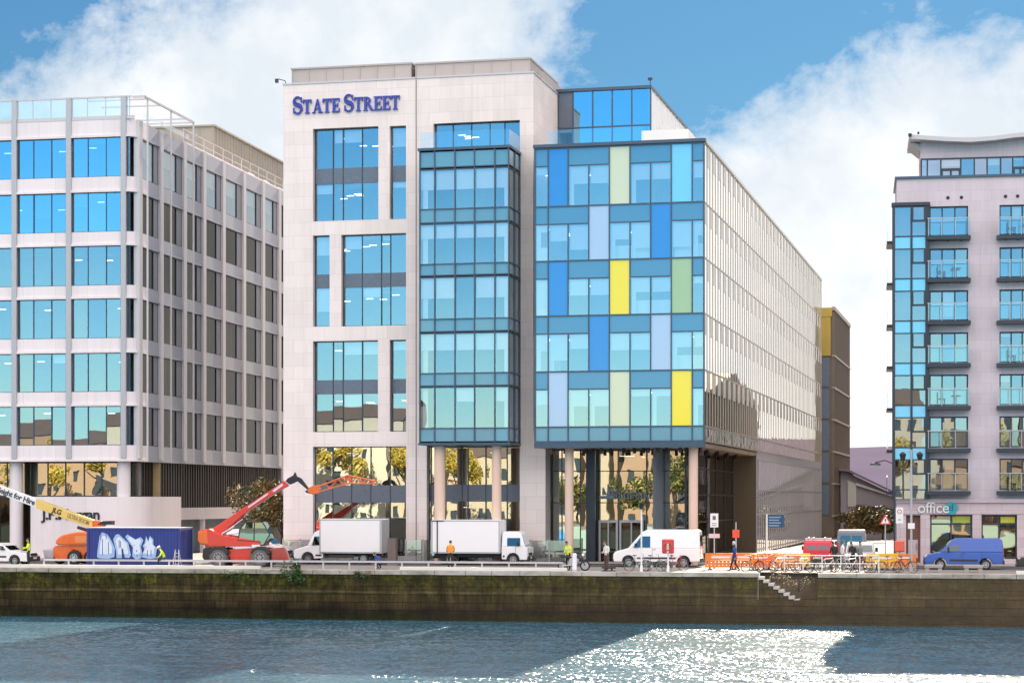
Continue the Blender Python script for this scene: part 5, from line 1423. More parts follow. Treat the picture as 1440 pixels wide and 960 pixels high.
for k, g_ in enumerate(GR):
    cx_, cz_ = sum(p[0] for p in g_)/len(g_), sum(p[1] for p in g_)/len(g_)
    s.poly([gpt((cx_+(p[0]-cx_)*1.05, cz_+(p[1]-cz_)*1.05), .020) for p in g_[::-1]], 2)
    s.poly([gpt(p, .017) for p in g_[::-1]], 0)
    s.poly([gpt((cx_+(p[0]-cx_)*.72, cz_-12+(p[1]-cz_)*.72), .014) for p in g_[::-1]], 1)
for a, b, c, d in ((268,300,274,480), (335,330,342,470), (455,310,462,400), (470,320,478,395), (625,360,690,372), (650,420,670,440), (655,470,672,490), (755,380,840,388), (770,420,776,490), (810,420,816,490), (250,250,256,310), (310,250,318,300)):
    s.quad(gpt((a,d), .011), gpt((b,d) if b > a else (a+6,d), .011), gpt((b,c) if b > a else (a+6,c), .011), gpt((a,c), .011), 2) if abs(d-c) < 30 and b-a > 15 else s.quad(gpt((a,max(b,d)), .011), gpt((a+7,max(b,d)), .011), gpt((a+7,min(b,d)), .011), gpt((a,min(b,d)), .011), 2)
obj('graffiti', s, gm, T_, recalc=False)

# ---- red telehandler
f = Tr(337, 126); q = lambda zx, zy: f(270+zx/6, 650+zy/6)
T_ = thing('telehandler', 'red telescopic handler with raised boom and orange jib beside the container', 'crane', f.loc(), 0)
R_ = M['red_paint']
def tel(name, pts, y0, y1, mat, parent=None, bev=.04): 
    return obj(name, MB().prism([q(*p) for p in pts][::-1], y0, y1), mat, parent or T_, bevel=bev)
tel('chassis', [(285,735),(490,722),(650,735),(650,765),(492,790),(470,850),(320,850),(300,800),(285,760)], .35, 1.95, R_)
tel('turret', [(45,580),(70,565),(135,560),(250,615),(480,645),(565,660),(570,705),(150,712),(60,690),(38,655)], .15, 2.1, R_)
tel('counterweight', [(45,585),(120,570),(130,690),(60,685),(40,655)], .1, 2.2, M['orange_paint'])
for x0 in (140, 488): tel('mudguard', [(x0,760),(x0+20,725),(x0+60,708),(x0+110,708),(x0+155,735),(x0+165,770),(x0+148,770),(x0+125,745),(x0+80,728),(x0+40,735),(x0+15,770)], -.02, .55, M['dark_trim'], bev=.01)
for zx in (218, 565):
    a = q(zx, 808)
    for y_ in (.25, 2.05): wheel(T_, a[0], y_, .585, .46, lug=True, rim=pmat('grey_rim', (.30,.30,.31), .5, .3), z=.60)
bo = tel('boom', [(135,560),(420,365),(445,400),(205,612),(170,605)], .85, 1.40, R_)
tel('boom_section', [(415,372),(630,228),(655,262),(440,402)], .92, 1.33, R_, bo); tel('boom_section', [(625,235),(735,152),(775,195),(650,262)], .98, 1.27, R_, bo)
s = MB(); s.prism([q(*p) for p in [(435,372),(600,258),(606,268),(441,384)]][::-1], .905, .918); s.prism([q(*p) for p in [(640,235),(720,176),(732,190),(652,250)]][::-1], .962, .976); obj('boom_decal', s, pmat('white_violet_decal', (.70,.62,.74), .5, 0, .25, 6), bo)
s = MB(); a, b = q(225,605), q(400,480); s.cyl((a[0],.7,a[1]), (b[0],.7,b[1]), .05, n=10); a2 = q(330,540); s.cyl((a[0],.7,a[1]), (a2[0],.7,a2[1]), .085, n=10); obj('hydraulic_ram', s, M['alu'], bo)
q4 = lambda zx, zy: f(240+zx/5.143, 640+zy/5.143)
def tel4(name, pts, y0, y1, mat, parent, bev=.02): return obj(name, MB().prism([q4(*p) for p in pts][::-1], y0, y1), mat, parent, bevel=bev)
hd = tel4('boom_head', [(795,185),(810,165),(850,145),(862,120),(872,150),(905,165),(960,240),(985,280),(945,270),(935,255),(955,250),(880,185),(850,200),(825,210)], 1.0, 1.26, M['black'], T_)
jb = tel4('jib', [(960,235),(990,220),(1030,215),(1045,245),(1030,275),(985,282),(955,262)], .98, 1.28, M['orange_paint'], T_)
s = MB()
P4 = lambda zx, zy, y: (q4(zx, zy)[0], y, q4(zx, zy)[1])
for y_ in (1.0, 1.26):
    s.tube([P4(1030,225,y_), P4(1240,145,y_), P4(1440,185,y_)], .045, 7); s.tube([P4(1030,265,y_), P4(1250,200,y_), P4(1440,205,y_)], .04, 7)
    for a, b in (((1080,205),(1110,240)), ((1110,240),(1170,172)), ((1170,172),(1210,212)), ((1210,212),(1240,145)), ((1240,145),(1265,200)), ((1300,158),(1265,200)), ((1300,158),(1350,203)), ((1380,172),(1350,203)), ((1380,172),(1440,205))): s.cyl(P4(*a,y_), P4(*b,y_), .022, n=6)
for a in ((1080,207), (1240,145), (1340,165), (1440,185), (1250,200), (1440,205)): s.cyl(P4(*a,1.0), P4(*a,1.26), .025, n=6)
s.box(*sorted((P4(1220,0,0)[0], P4(1265,0,0)[0])), 1.02, 1.24, P4(0,185,0)[2], P4(0,145,0)[2]); obj('lattice', s, M['orange_paint'], jb)
cb = tel('cab', [(372,655),(385,640),(395,565),(440,505),(460,496),(585,500),(600,510),(645,600),(652,640),(600,690),(575,700),(560,660)], .18, 1.0, glass('green_cab_glass', .24, (.75,1,.95), (.05,.13,.12), .05), bev=.03)
s = MB()
for a, b in (((385,640),(395,565)), ((395,565),(445,502)), ((445,502),(588,502)), ((588,502),(648,605)), ((520,500),(515,660)), ((648,605),(600,690)), ((372,655),(570,668))):
    for y_ in (.17, 1.0): A_, B_ = q(*a), q(*b); s.cyl((A_[0],y_,A_[1]), (B_[0],y_,B_[1]), .035, n=6)
obj('cab_frame', s, M['dark_trim'], cb)
s = MB(); A_ = q(540,640); s.box(A_[0]-.25, A_[0]+.2, .35, .85, A_[1], A_[1]+.15); s.box(A_[0]-.35, A_[0]-.22, .35, .85, A_[1]+.1, A_[1]+.8); obj('driver_seat', s, M['black'], cb)
tel('stabiliser', [(655,722),(760,712),(785,760),(808,835),(760,838),(700,828),(655,835)], .3, .7, paint('dark_red_steel', (.34,.04,.03))); tel('stabiliser', [(80,725),(150,720),(150,800),(95,840),(70,800)], .3, .7, M['dark_trim'])
s = MB(); A_, B_ = q(280,606), q(388,590); s.cyl((A_[0],.3,A_[1]), (B_[0],.3,B_[1]), .06, n=8); obj('white_pipe', s, M['white'], T_); s = MB(); A_ = q(500,706); s.box(A_[0], A_[0]+.55, .1, .16, A_[1], A_[1]+.1); obj('white_step', s, M['white'], T_)

# ---- orange boom lift behind the container
f = Tr(100, 127.6); q = lambda zx, zy: f(zx/8, 680+zy/8)
T_ = thing('boom_lift', 'orange boom lift with a white and yellow lettered boom sloping down to the right', 'boom lift', f.loc(), 0)
tel('hood', [(605,670),(610,640),(640,602),(700,570),(780,552),(860,540),(1050,540),(1080,600),(1080,690),(640,690)], .2, 2.0, M['orange_paint'], bev=.08)
s = MB(); s.prism([q(*p) for p in [(830,585),(960,585),(960,660),(830,660)]][::-1], .185, .198); obj('hatch', s, paint('light_orange', (.74,.24,.06)), T_)
tel('chassis', [(570,720),(600,695),(1100,695),(1100,850),(900,850),(880,760),(800,740),(740,790),(735,850),(600,855),(575,800)], .35, 1.9, M['orange_paint'], bev=.03)
tel('engine_tray', [(450,740),(575,740),(575,840),(470,840)], .4, 1.7, M['grey_metal'])
for zx in (825, 640 if False else 1010):
    a = q(zx, 830)
    for y_ in (.2, 2.0): wheel(T_, a[0], y_, .47, .38, rim=pmat('pale_blue_rim', (.45,.52,.56), .5), z=.48)
for y_ in (1.9,): wheel(T_, q(545,0)[0], y_, .42, .34)
bA, bB = (-520, -95), (980, 455); ang = atan2(-(bB[1]-bA[1]), bB[0]-bA[0])
def bp(t_, o_): 
    x_ = bA[0]+(bB[0]-bA[0])*t_; z_ = bA[1]+(bB[1]-bA[1])*t_; return q(x_+o_*sin(-ang)*-1*-1*0, z_+o_)
tw = (340+520)/1500
s = MB().prism([bp(0,-52), bp(tw,-52), bp(tw,50), bp(0,50)][::-1], .9, 1.3); bm1 = obj('boom', s, M['white'], T_, bevel=.02)
s = MB().prism([bp(tw,-50), bp(1.0,-50), bp(1.0,52), bp(tw,52)][::-1], .86, 1.34); bm2 = obj('boom_outer', s, paint('yellow_boom', (.72,.52,.14)), T_, bevel=.02)
s = MB().prism([bp(1.0,-40), bp(1.06,-70), bp(1.09,-60), bp(1.09,-35), bp(1.04,40), bp(1.0,40)][::-1], .95, 1.25); obj('boom_pivot', s, M['orange_paint'], T_)
s = MB().prism([q(*p) for p in [(1040,455),(1095,420),(1200,415),(1200,460)]][::-1], .8, 1.4); obj('counterweight', s, M['black'], T_)
s = MB(); a, b = q(800,490), q(930,530); s.cyl((a[0],1.1,a[1]), (b[0],1.1,b[1]), .11, n=8); obj('lift_cylinder', s, M['black'], T_)
def btext(s_, t_, size, mat, par): 
    p = bp(t_, 2); o = text('lettering', s_, size, mat, par, (p[0], .845, p[1]), extrude=.006, space=.95); o.rotation_euler = (pi/2, -ang_x, 0); o.data.offset = .012; return o
A_, B_ = q(*bA), q(*bB); ang_x = atan2(B_[1]-A_[1], B_[0]-A_[0])
o = btext('Height for Hire', .415, .50, M['navy_letters'] if False else pmat('boom_letters', (.03,.03,.06), .5, 0, 0), bm1); o.location.y = .885
btext('JLG', .735, .46, M['black'], bm2); o = btext('ULTRA BOOM', .895, .40, pmat('grey_letters', (.30,.24,.12), .5, 0, 0), bm2); o.scale.x = .66

# ---- motorcycle, bollards, posts, signs
f = Tr(807, 122.9)
T_ = thing('motorcycle', 'dark motorcycle standing behind the white bollard at the quay edge', 'motorcycle', f.loc(), 0)
for x_ in (-.68, .68):
    s = MB(); s.torus((0,0,0), .26, .05, 'y', 24, 8); w_ = obj('wheel', s, M['rubber'], T_, smooth=60); w_.location = (x_, 0, .31)
    s = MB(); s.cyl((0,-.03,0), (0,.03,0), .22, n=20); s.cyl((0,-.05,0), (0,.05,0), .05, n=10); obj('rim', s, M['alu'], w_)
s = MB(); s.prism([(-.35,.35),(.2,.33),(.3,.6),(.28,.82),(.0,.88),(-.25,.72)], -.13, .13); obj('engine', s, M['grey_metal'], T_, bevel=.04)
s = MB(); s.prism([(-.05,.72),(.42,.74),(.40,.95),(.15,1.02),(-.08,.9)], -.14, .14); obj('fuel_tank', s, paint('dark_tank', (.03,.035,.05)), T_, bevel=.05)
s = MB(); s.prism([(-.78,.82),(-.1,.74),(-.02,.84),(-.4,.88),(-.8,.95)], -.12, .12); obj('seat', s, M['black'], T_, bevel=.03)
s = MB(); s.tube([(.68,-.06,.31), (.42,-.06,1.05)], .03, 8); s.tube([(.68,.06,.31), (.42,.06,1.05)], .03, 8); s.tube([(.30,-.36,1.12), (.40,-.15,1.08), (.40,.15,1.08), (.30,.36,1.12)], .02, 8); obj('handlebar', s, M['dark_trim'], T_)
s = MB(); s.ell((.55,0,.95), .1, .1, .1); obj('headlight', s, M['lamp_clear'], T_, smooth=60)
s = MB(); s.tube([(0,-.16,.35), (-.5,-.18,.32), (-.8,-.18,.45)], .045, 8); s.cyl((-.05,.1,.4), (-.1,.3,.0), .015, n=6); obj('exhaust', s, M['alu'], T_)
f = Tr(808, 121.9); T_ = thing('bollard', 'stout white bollard at the quay edge in front of the motorcycle', 'bollard', f.loc(.02))
s = MB(); s.cyl((0,0,0), (0,0,1.0), .14, .13, 20); s.ell((0,0,1.0), .13, .13, .07, 20, 4, z0=0); obj('post', s, M['white'], T_, smooth=40)
s = MB(); s.cyl((0,0,0), (0,0,.1), .17, .15, 20); obj('base', s, M['grey_metal'], T_)
f = Tr(856, 121.8); T_ = thing('mooring_cleat', 'low black iron mooring cleat on the quay edge', 'mooring', f.loc(.025)); s = MB(); s.box(-.42, .42, -.14, .14, 0, .05); s.cyl((-.18,0,.05), (-.18,0,.2), .06); s.cyl((.18,0,.05), (.18,0,.2), .06); s.cyl((-.42,0,.22), (.42,0,.22), .055, n=10); tag(obj('cleat', s, M['black'], T_, bevel=.01))
def post(name, label, cat, px, Y, h, r=.045, mat='grey_metal', base=True, z=.0):
    f = Tr(px, Y); T_ = thing(name, label, cat, f.loc(z)); s = MB(); s.cyl((0,0,0), (0,0,h), r, r*.8, 12)
    if base: s.cyl((0,0,0), (0,0,.35), r*1.7, r*1.5, 12)
    obj('pole', s, M[mat], T_, smooth=40); return T_, f
T_, f = post('lamp_post', 'slim pale lamp post with a dark lantern in front of the white panel van', 'lamp post', 902, 121.9, 3.7, .055, 'white', z=.02)
s = MB(); s.cyl((0,0,3.7), (0,0,3.78), .12, n=12); s.cyl((0,0,3.78), (0,0,4.05), .09, .15, 12); s.cyl((0,0,4.05), (0,0,4.15), .18, .05, 12); obj('lantern', s, M['black'], T_)
T_, f = post('lifebuoy_stand', 'red lifebuoy housing on a pale post in front of the panel van', 'lifebuoy', 939.5, 121.8, 1.35, .05, 'white', z=.02)
s = MB(); s.box(-.36, .36, -.14, .02, 1.08, 1.93); obj('housing', s, paint('lifebuoy_red', (.62,.02,.03)), T_, bevel=.1, seg=4)
s = MB(); s.torus((0,-.15,1.5), .23, .05, 'y'); obj('ring', s, paint('ring_red', (.5,.05,.03)), T_, smooth=60); s = MB(); s.box(-.06, .06, -.18, -.145, 1.1, 1.75); obj('rope_bracket', s, M['cream'], T_)
T_, f = post('information_sign', 'dark blue information board on a pale pole beside the orange barriers', 'sign', 1078.5, 127.5, 3.4, .05, 'white')
a, b = f(1080,0)[0], f(1102.5,0)[0]; z0, z1 = f(0,741)[1], f(0,723)[1]; s = MB(); s.box(a, b, -.03, .03, z0, z1); obj('board', s, pmat('navy_board', (.02,.055,.13), .4, 0, .05), T_, bevel=.01)
s = MB(); 
for k in range(4): s.box(a+.06, b-.2-.1*(k % 2), -.036, -.031, z1-.2-k*.17, z1-.14-k*.17)
obj('text_lines', s, pmat('pale_blue_print', (.25,.36,.5), .5, 0, 0), T_)
T_, f = post('parking_sign', 'tall white parking plate on a grey pole beside the tan column', 'sign', 1004.5, 128.5, 3.45)
z0, z1 = f(0,741)[1], f(0,721.5)[1]; s = MB(); s.box(-.25, .25, -.06, -.04, z0, z1); obj('plate', s, M['white'], T_); s = MB(); s.box(-.1, .1, -.066, -.061, z1-.4, z1-.15); s.box(-.15, .15, -.066, -.061, z0+.1, z0+.14); s.box(-.15, .15, -.066, -.061, z0+.22, z0+.26); obj('print', s, M['spandrel'], T_)
s = MB(); s.box(-.34, .34, -.06, -.045, f(0,756)[1], f(0,750)[1]); obj('lower_plate', s, pmat('pink_plate', (.65,.5,.55), .5, 0, .2), T_)
T_, f = post('road_works_sign', 'small square red sign on a pole in front of the brown lobby', 'sign', 1035, 128, 2.9)
s = MB(); s.box(-.22, .22, -.06, -.04, f(0,755.5)[1], f(0,744.5)[1]); obj('plate', s, paint('sign_red', (.7,.06,.02)), T_, bevel=.01)
T_, f = post('parking_sign', 'white plate with a round symbol on a dark pole at the shop corner', 'sign', 1265, 128, 3.9)
z0, z1 = f(0,735.5)[1], f(0,713)[1]; s = MB(); s.box(-.22, .22, -.06, -.04, z0, z1); obj('plate', s, M['white'], T_); s = MB(); s.torus((0,-.062,z1-.25), .12, .02, 'y', 20, 4); s.box(-.09, .09, -.064, -.061, z0+.2, z0+.25); obj('symbol', s, M['lamp_red'], T_)
s = MB(); s.box(-.3, .3, -.2, .15, 1.1, 1.8); obj('red_box', s, paint('box_red', (.7,.09,.05)), T_, bevel=.08, seg=3)
T_, f = post('warning_sign', 'small triangular warning sign by the silver car', 'sign', 1245, 130, 3.0)
s = MB(); s.prism([(-.36,2.75),(.36,2.75),(0,3.4)], -.06, -.045); obj('plate', s, paint('triangle_red', (.6,.05,.06)), T_); s = MB(); s.prism([(-.24,2.82),(.24,2.82),(0,3.25)], -.068, -.061); obj('face', s, M['white'], T_); obj('symbol', MB().box(-.03, .03, -.074, -.069, 2.9, 3.1), M['black'], T_)
T_, f = post('street_lamp', 'tall dark pole with a long arm and lamp hanging over the side street', 'street lamp', 1258, 131.5, 6.6, .07, 'frame')
a = f(1258,641); b = f(1231,645.5); s = MB(); s.tube([(0,0,6.5), (b[0]*.5,0,6.75), (b[0],0,6.62)], .035, 8); obj('arm', s, M['frame'], T_); s = MB(); s.ell((b[0],0,6.48), .34, .2, .13, 14, 6, z0=-.2); obj('lamp_shade', s, M['frame'], T_, smooth=50); s = MB(); s.ell((b[0],0,6.44), .26, .16, .06, 12, 4); obj('lens', s, M['lamp_clear'], T_, smooth=50)
T_, f = post('lamp_post', 'tall grey lamp post with twin lanterns before the apartment block', 'lamp post', 1281.5, 126, 7.2, .075, 'grey_metal')
s = MB(); s.tube([(-.5,0,7.1), (0,0,7.25), (.5,0,7.1)], .03, 8); obj('crossarm', s, M['grey_metal'], T_)
for x_ in (-.5, .5): s = MB(); s.cyl((x_,0,6.65), (x_,0,7.0), .12, .2, 12); s.cyl((x_,0,7.0), (x_,0,7.15), .22, .05, 12); obj('lantern', s, M['black'], T_)
s = MB(); s.box(-.2, .2, -.1, -.08, f(0,743)[1], f(0,735)[1]); obj('notice', s, M['white'], T_)
# guard rail along the quay
f0, f1 = Tr(62, 122.7), Tr(792, 122.7); L_ = f1.x-f0.x
T_ = thing('guard_rail', 'low pale guard rail on short posts along the quay edge', 'railing', f0.loc())
s = MB(); s.box(0, L_, -.05, .05, .42, .54); obj('rail', s, M['fin_metal'], T_); n = int(L_/1.62); pm = None
for k in range(n+1):
    s = MB(); s.box(-.05, .05, -.04, .04, 0, .418); p = obj('post', s, M['fin_metal'], T_) if pm is None else bpy.data.objects.new('post', pm)
    if pm is not None: COL.objects.link(p); p.parent = T_
    pm = p.data; p.location = (L_*k/n, 0, 0)
for a, b, l_ in ((-12, 366, 'long white kerb beam on the quay edge below the blue container'), (563, 797, 'white kerb beam on the quay edge below the flat fronted lorry'), (1429, 1500, 'short white kerb beam on the quay edge at the right side')):
    A_, B_ = Tr(a, 121.25), Tr(b, 121.25); s = MB(); s.box(A_.x, B_.x, 121.1, 121.42, .028, .23); tag(obj('edge_beam', s, pmat('white_beam', (.70,.68,.63), .7, 0, .12, .8), bevel=.02), l_, 'kerb beam')
# white hand rail by the bicycles
f0, f1 = Tr(1103, 122.2), Tr(1236, 122.2); L_ = f1.x-f0.x
T_ = thing('hand_rail', 'white tubular hand rail in front of the parked bicycles', 'railing', f0.loc())
s = MB(); s.cyl((0,0,1.02), (L_,0,1.02), .03, n=10); s.cyl((0,0,.55), (L_,0,.55), .02, n=8); obj('rail', s, M['white'], T_)
for k in range(6): s = MB(); s.cyl((L_*k/5,0,0), (L_*k/5,0,1.0), .028, n=10); obj('post', s, M['white'], T_)
# glass barrier in front of the tower
f0, f1 = Tr(398, 136.0), Tr(798, 136.0); L_ = f1.x-f0.x; T_ = thing('glass_barrier', 'grey glass panel barrier in front of the white tower', 'fence', f0.loc()); n = 16
for k in range(n+1): s = MB(); s.box(L_*k/n-.04, L_*k/n+.04, -.03, .03, 0, 1.62); obj('post', s, M['grey_metal'], T_)
for k in range(n): s = MB(); s.quad((L_*k/n+.06,0,.12), (L_*(k+1)/n-.06,0,.12), (L_*(k+1)/n-.06,0,1.55), (L_*k/n+.06,0,1.55)); obj('panel', s, M['frosted'] if 'frosted' in M else M.setdefault('frosted', glass('barrier_glass', .18, (.9,.97,1), (.55,.6,.62), .05)), T_, recalc=False)
# utility cabinet, planter benches, ladder
f = Tr(551, 131); T_ = thing('utility_cabinet', 'brown street cabinet behind the crouching person', 'cabinet', f.loc()); s = MB(); s.box(-.28, .28, 0, .5, .06, 1.75); obj('body', s, pmat('brown_cabinet', (.13,.10,.085), .6, 0, .2), T_, bevel=.02); s = MB(); s.box(-.25, -.01, -.02, -.002, .15, 1.65); s.box(.01, .25, -.02, -.002, .15, 1.65); obj('door', s, pmat('brown_cabinet_door', (.15,.115,.10), .6, 0, .2), T_); obj('plinth', MB().box(-.3, .3, -.02, .52, 0, .058), M['concrete'], T_)
for a, b, l_ in ((1300, 1325.5, 'pale concrete bench below the front wheel of the blue van'), (1355, 1382.5, 'pale concrete bench below the rear side of the blue van')):
    f = Tr((a+b)/2, 124.6); w_ = (b-a)/2*f.m; T_ = thing('bench', l_, 'bench', f.loc(), 0, 'concrete benches by the blue van'); s = MB(); s.box(-w_, w_, -.25, .25, .26, .44); obj('seat', s, M['concrete'], T_, bevel=.03)
    for x_ in (-w_*.7, w_*.7): obj('leg', MB().box(x_-.12, x_+.12, -.2, .2, 0, .258), M['concrete'], T_)
f = Tr(249, 123.4); T_ = thing('step_ladder', 'small pale step ladder standing before the dark end of the container', 'ladder', f.loc()); s = MB()
for x_ in (-.16, .16): s.cyl((x_*1.3,-.25,0), (x_*.7,0,1.15), .025, n=6); s.cyl((x_*1.3,.3,0), (x_*.7,0,1.15), .02, n=6)
obj('stile', s, M['fin_metal'], T_); s = MB()
for k in range(1, 5): s.box(-.2+.02*k, .2-.02*k, -.28+.05*k, -.2+.05*k, k*.23, k*.23+.03)
obj('rungs', s, M['fin_metal'], T_)

# ---- orange barriers
def barrier(label, px, Y, rz, mat, first=[None]):
    f = Tr(px, Y)
    if first[0] is None:
        T_ = thing('pedestrian_barrier', label, 'barrier', f.loc(), rz, 'plastic pedestrian barriers'); s = MB()
        for a, b, c, d in ((-.98,.98,.90,1.0), (-.98,.98,.14,.24), (-.98,-.88,.24,.90), (.88,.98,.24,.90), (-.88,.88,.50,.58)): s.box(a, b, -.025, .025, c, d)
        for k in range(7): s.box(-.80+k*.235, -.64+k*.235, -.02, .02, .24, .50)
        s.box(-.88, .88, -.012, .012, .60, .88)
        obj('panel', s, mat, T_, bevel=.012)
        s = MB(); s.box(-.6, .6, -.03, -.026, .69, .81); obj('reflective_strip', s, pmat('reflective_strip', (.8,.72,.66), .4, 0, .1), T_)
        for x_ in (-.7, .7): s = MB(); s.box(x_-.08, x_+.08, -.3, .3, 0, .06); s.box(x_-.04, x_+.04, -.04, .04, .06, .16); obj('foot', s, M['black'], T_)
        first[0] = T_; return T_
    T_ = copy_tree(first[0]); T_.location = f.loc(); T_.rotation_euler.z = rz; T_['label'] = label
    for ch in T_.children:
        if ch.name.startswith('panel') and ch.data.materials[0] != mat: ch.data = ch.data.copy(); ch.data.materials[0] = mat
    return T_
OR, YE = pmat('orange_plastic', (.78,.20,.02), .5, 0, .08), pmat('yellow_plastic', (.80,.48,.02), .5, 0, .08)
for l_, px, Y, rz, m_ in (('orange barrier just left of the man in the blue jacket', 1014, 127, .25, OR), ('orange barrier just right of the man in the blue jacket', 1050, 127.3, -.1, OR), ('orange barrier turned end on below the blue board, front row', 1070, 126.4, .9, OR), ('orange barrier under the blue board, back row', 1090, 128, .1, OR),
    ('yellow barrier left of the red van', 1117, 127.4, -.15, YE), ('angled orange barrier close to the red van', 1104, 126.2, .6, OR), ('yellow barrier right of the silver car', 1240, 127, .2, YE), ('angled yellow barrier beyond the silver car', 1252, 128.5, .8, YE), ('orange barrier under the white round symbol plate', 1266, 127.6, -.3, OR)):
    barrier(l_, px, Y, rz, m_)

# ---- bicycles
def bicycle_proto():
    T_ = thing('bicycle', 'x', 'bicycle', (0,0,0), 0, 'bicycles on the quay')
    for x_ in (-.52, .52):
        s = MB(); s.torus((0,0,0), .32, .02, 'y', 24, 6); w_ = obj('wheel', s, M['rubber'], T_); w_.location = (x_, 0, .34)
        s = MB(); s.torus((0,0,0), .30, .012, 'y', 24, 4); s.cyl((0,-.03,0), (0,.03,0), .03, n=8)
        for k in range(8): a = pi*k/8; s.cyl((.3*cos(a),0,.3*sin(a)), (-.3*cos(a),0,-.3*sin(a)), .003, n=3)
        obj('rim', s, M['alu'], w_)
    s = MB(); bb, st_, hd_ = (-.05,0,.30), (-.18,0,.80), (.36,0,.84)
    for a, b, r in ((bb, st_, .018), (st_, hd_, .018), (bb, (.38,0,.72), .02), (st_, (-.52,0,.34), .012), (bb, (-.52,0,.34), .012), ((.34,0,.92), (.52,0,.34), .016)): s.cyl(a, b, r, n=8)
    obj('frame', s, M['dark_trim'], T_)
    s = MB(); s.cyl(st_, (-.2,0,.93), .013, n=6); s.ell((-.2,0,.95), .14, .07, .035, 10, 5); obj('saddle', s, M['black'], T_)
    s = MB(); s.tube([(.34,0,.92), (.33,0,1.0)], .014, 6); s.tube([(.26,-.28,1.02), (.34,-.1,1.0), (.34,.1,1.0), (.26,.28,1.02)], .012, 6); obj('handlebar', s, M['alu'], T_)
    s = MB(); s.cyl((-.05,-.06,.30), (-.05,.06,.30), .09, n=14); s.cyl((-.05,-.09,.30), (.05,-.1,.16), .01, n=5); s.cyl((-.05,.09,.30), (-.15,.1,.44), .01, n=5); obj('crank', s, M['alu'], T_)
    return T_
bp_ = bicycle_proto(); firstb = True
fr_m = [pmat('bike_red', (.45,.03,.03), .4), pmat('bike_white', (.7,.7,.7), .4), pmat('bike_teal', (.03,.25,.28), .4), pmat('bike_black', (.02,.02,.02), .4), pmat('bike_silver', (.45,.45,.46), .35, .5), pmat('bike_pink', (.55,.15,.25), .4)]
bikes = [(897,0,.15,4,'silver bicycle directly behind the slim pale lamp post'), (918,0,-.25,3,'black bicycle between the slim lamp post and the lifebuoy stand'), (949,.2,.4,0,'red bicycle right of the lifebuoy stand'),
 (1058,.1,.7,3,'black bicycle leftmost of the row beside the white hand rail'), (1078,.1,-.5,5,'pink bicycle under the blue board'), (1096,.0,.9,1,'white bicycle at the left end of the white hand rail'), (1113,.1,-.7,4,'silver bicycle before the yellow barrier'), (1129,.0,.6,1,'white bicycle before the left side of the red van'),
 (1147,.1,-.8,3,'black bicycle before the middle of the red van'), (1163,.0,.5,1,'white bicycle before the right side of the red van'), (1182,.1,-.6,4,'silver bicycle before the gap between red van and silver car'), (1198,.0,.8,1,'white bicycle before the left side of the silver car'), (1214,.1,-.4,0,'red bicycle before the middle of the silver car'), (1230,.0,.7,4,'silver bicycle at the right end of the hand rail'), (1252,.3,.2,5,'pink bicycle right of the hand rail'), (1272,.4,-.3,3,'black bicycle rightmost on the quay, near the twin lantern post')]
for px, dy_, rz, mi, l_ in bikes:
    o = bp_ if firstb else copy_tree(bp_); firstb = False
    f = Tr(px, 122.75+dy_); o.location = f.loc(); o.rotation_euler = (radians(RN.uniform(-7, 7)), 0, rz); o['label'] = l_
    for ch in o.children:
        if ch.name.startswith('frame'): ch.data = ch.data.copy(); ch.data.materials[0] = fr_m[mi]

# ---- plants on the wall
def plant(label, px, Y, z, rx, rz, n, size, mats, seed, name='wall_plant'):
    f = Tr(px, Y); T_ = thing(name, label, 'plant', f.loc(z)); r = random.Random(seed); s = MB()
    for k in range(9): a = r.uniform(-1, 1); s.cyl((a*.1,0,-.1), (a*rx*.9, r.uniform(-.2,.1), rz*r.uniform(.2,1.3)), .012, .005, 5)
    obj('stem', s, BK_, T_); foliage('leaves', (0,-.05,rz*.5), rx, .35, rz, n, size, mats, T_, seed); return T_
plant('bushy green plant growing over the quay edge right of the telehandler', 411, 120.85, -.75, .75, 1.0, 800, .085, GM, 31)
plant('small dark weed on the quay wall below the crouching person', 507, 120.85, -.55, .55, .45, 260, .07, GM+LM[2:3], 32)
plant('straw coloured weed hanging over the right end of the quay steps', 1122, 121.5, -1.0, 1.0, .6, 200, .06, [LM[3], leafmat('dry_leaf', (.42,.36,.24))], 33)
plant('pale dry weed sprouting from the middle of the quay steps', 1098, 121.5, -.45, .6, .4, 130, .06, [LM[3], leafmat('pale_leaf', (.5,.47,.38))], 34)
plant('low mossy weed on the quay wall under the container', 330, 120.9, -.5, 1.0, .35, 260, .06, GM, 35)
# ------------------------------------------------------------------ people
SKIN = pmat('skin', (.50,.30,.22), .6, 0, .05); HAIRS = {'dark': pmat('dark_hair', (.03,.022,.018), .7), 'grey': pmat('grey_hair', (.5,.49,.48), .7), 'brown': pmat('brown_hair', (.12,.07,.04), .7)}
CL = {'hiv': pmat('yellow_hi_vis', (.62,.78,.03), .7, 0, .1, 6), 'orange': pmat('orange_hi_vis', (.85,.30,.03), .7, 0, .1, 6), 'black': pmat('black_cloth', (.02,.02,.024), .8, 0, .2, 6), 'navy': pmat('navy_cloth', (.018,.025,.055), .8, 0, .15, 6), 'blue': pmat('blue_cloth', (.025,.06,.22), .8, 0, .15, 6), 'white': pmat('white_cloth', (.7,.69,.66), .8, 0, .08, 6), 'grey': pmat('grey_cloth', (.2,.2,.21), .8, 0, .15, 6), 'brown': pmat('brown_cloth', (.10,.055,.045), .8, 0, .15, 6), 'shoe': pmat('shoe_leather', (.03,.025,.022), .6), 'helmet': pmat('white_helmet', (.8,.8,.8), .3, 0, 0), 'strip': pmat('silver_band', (.6,.6,.6), .4, 0, 0)}
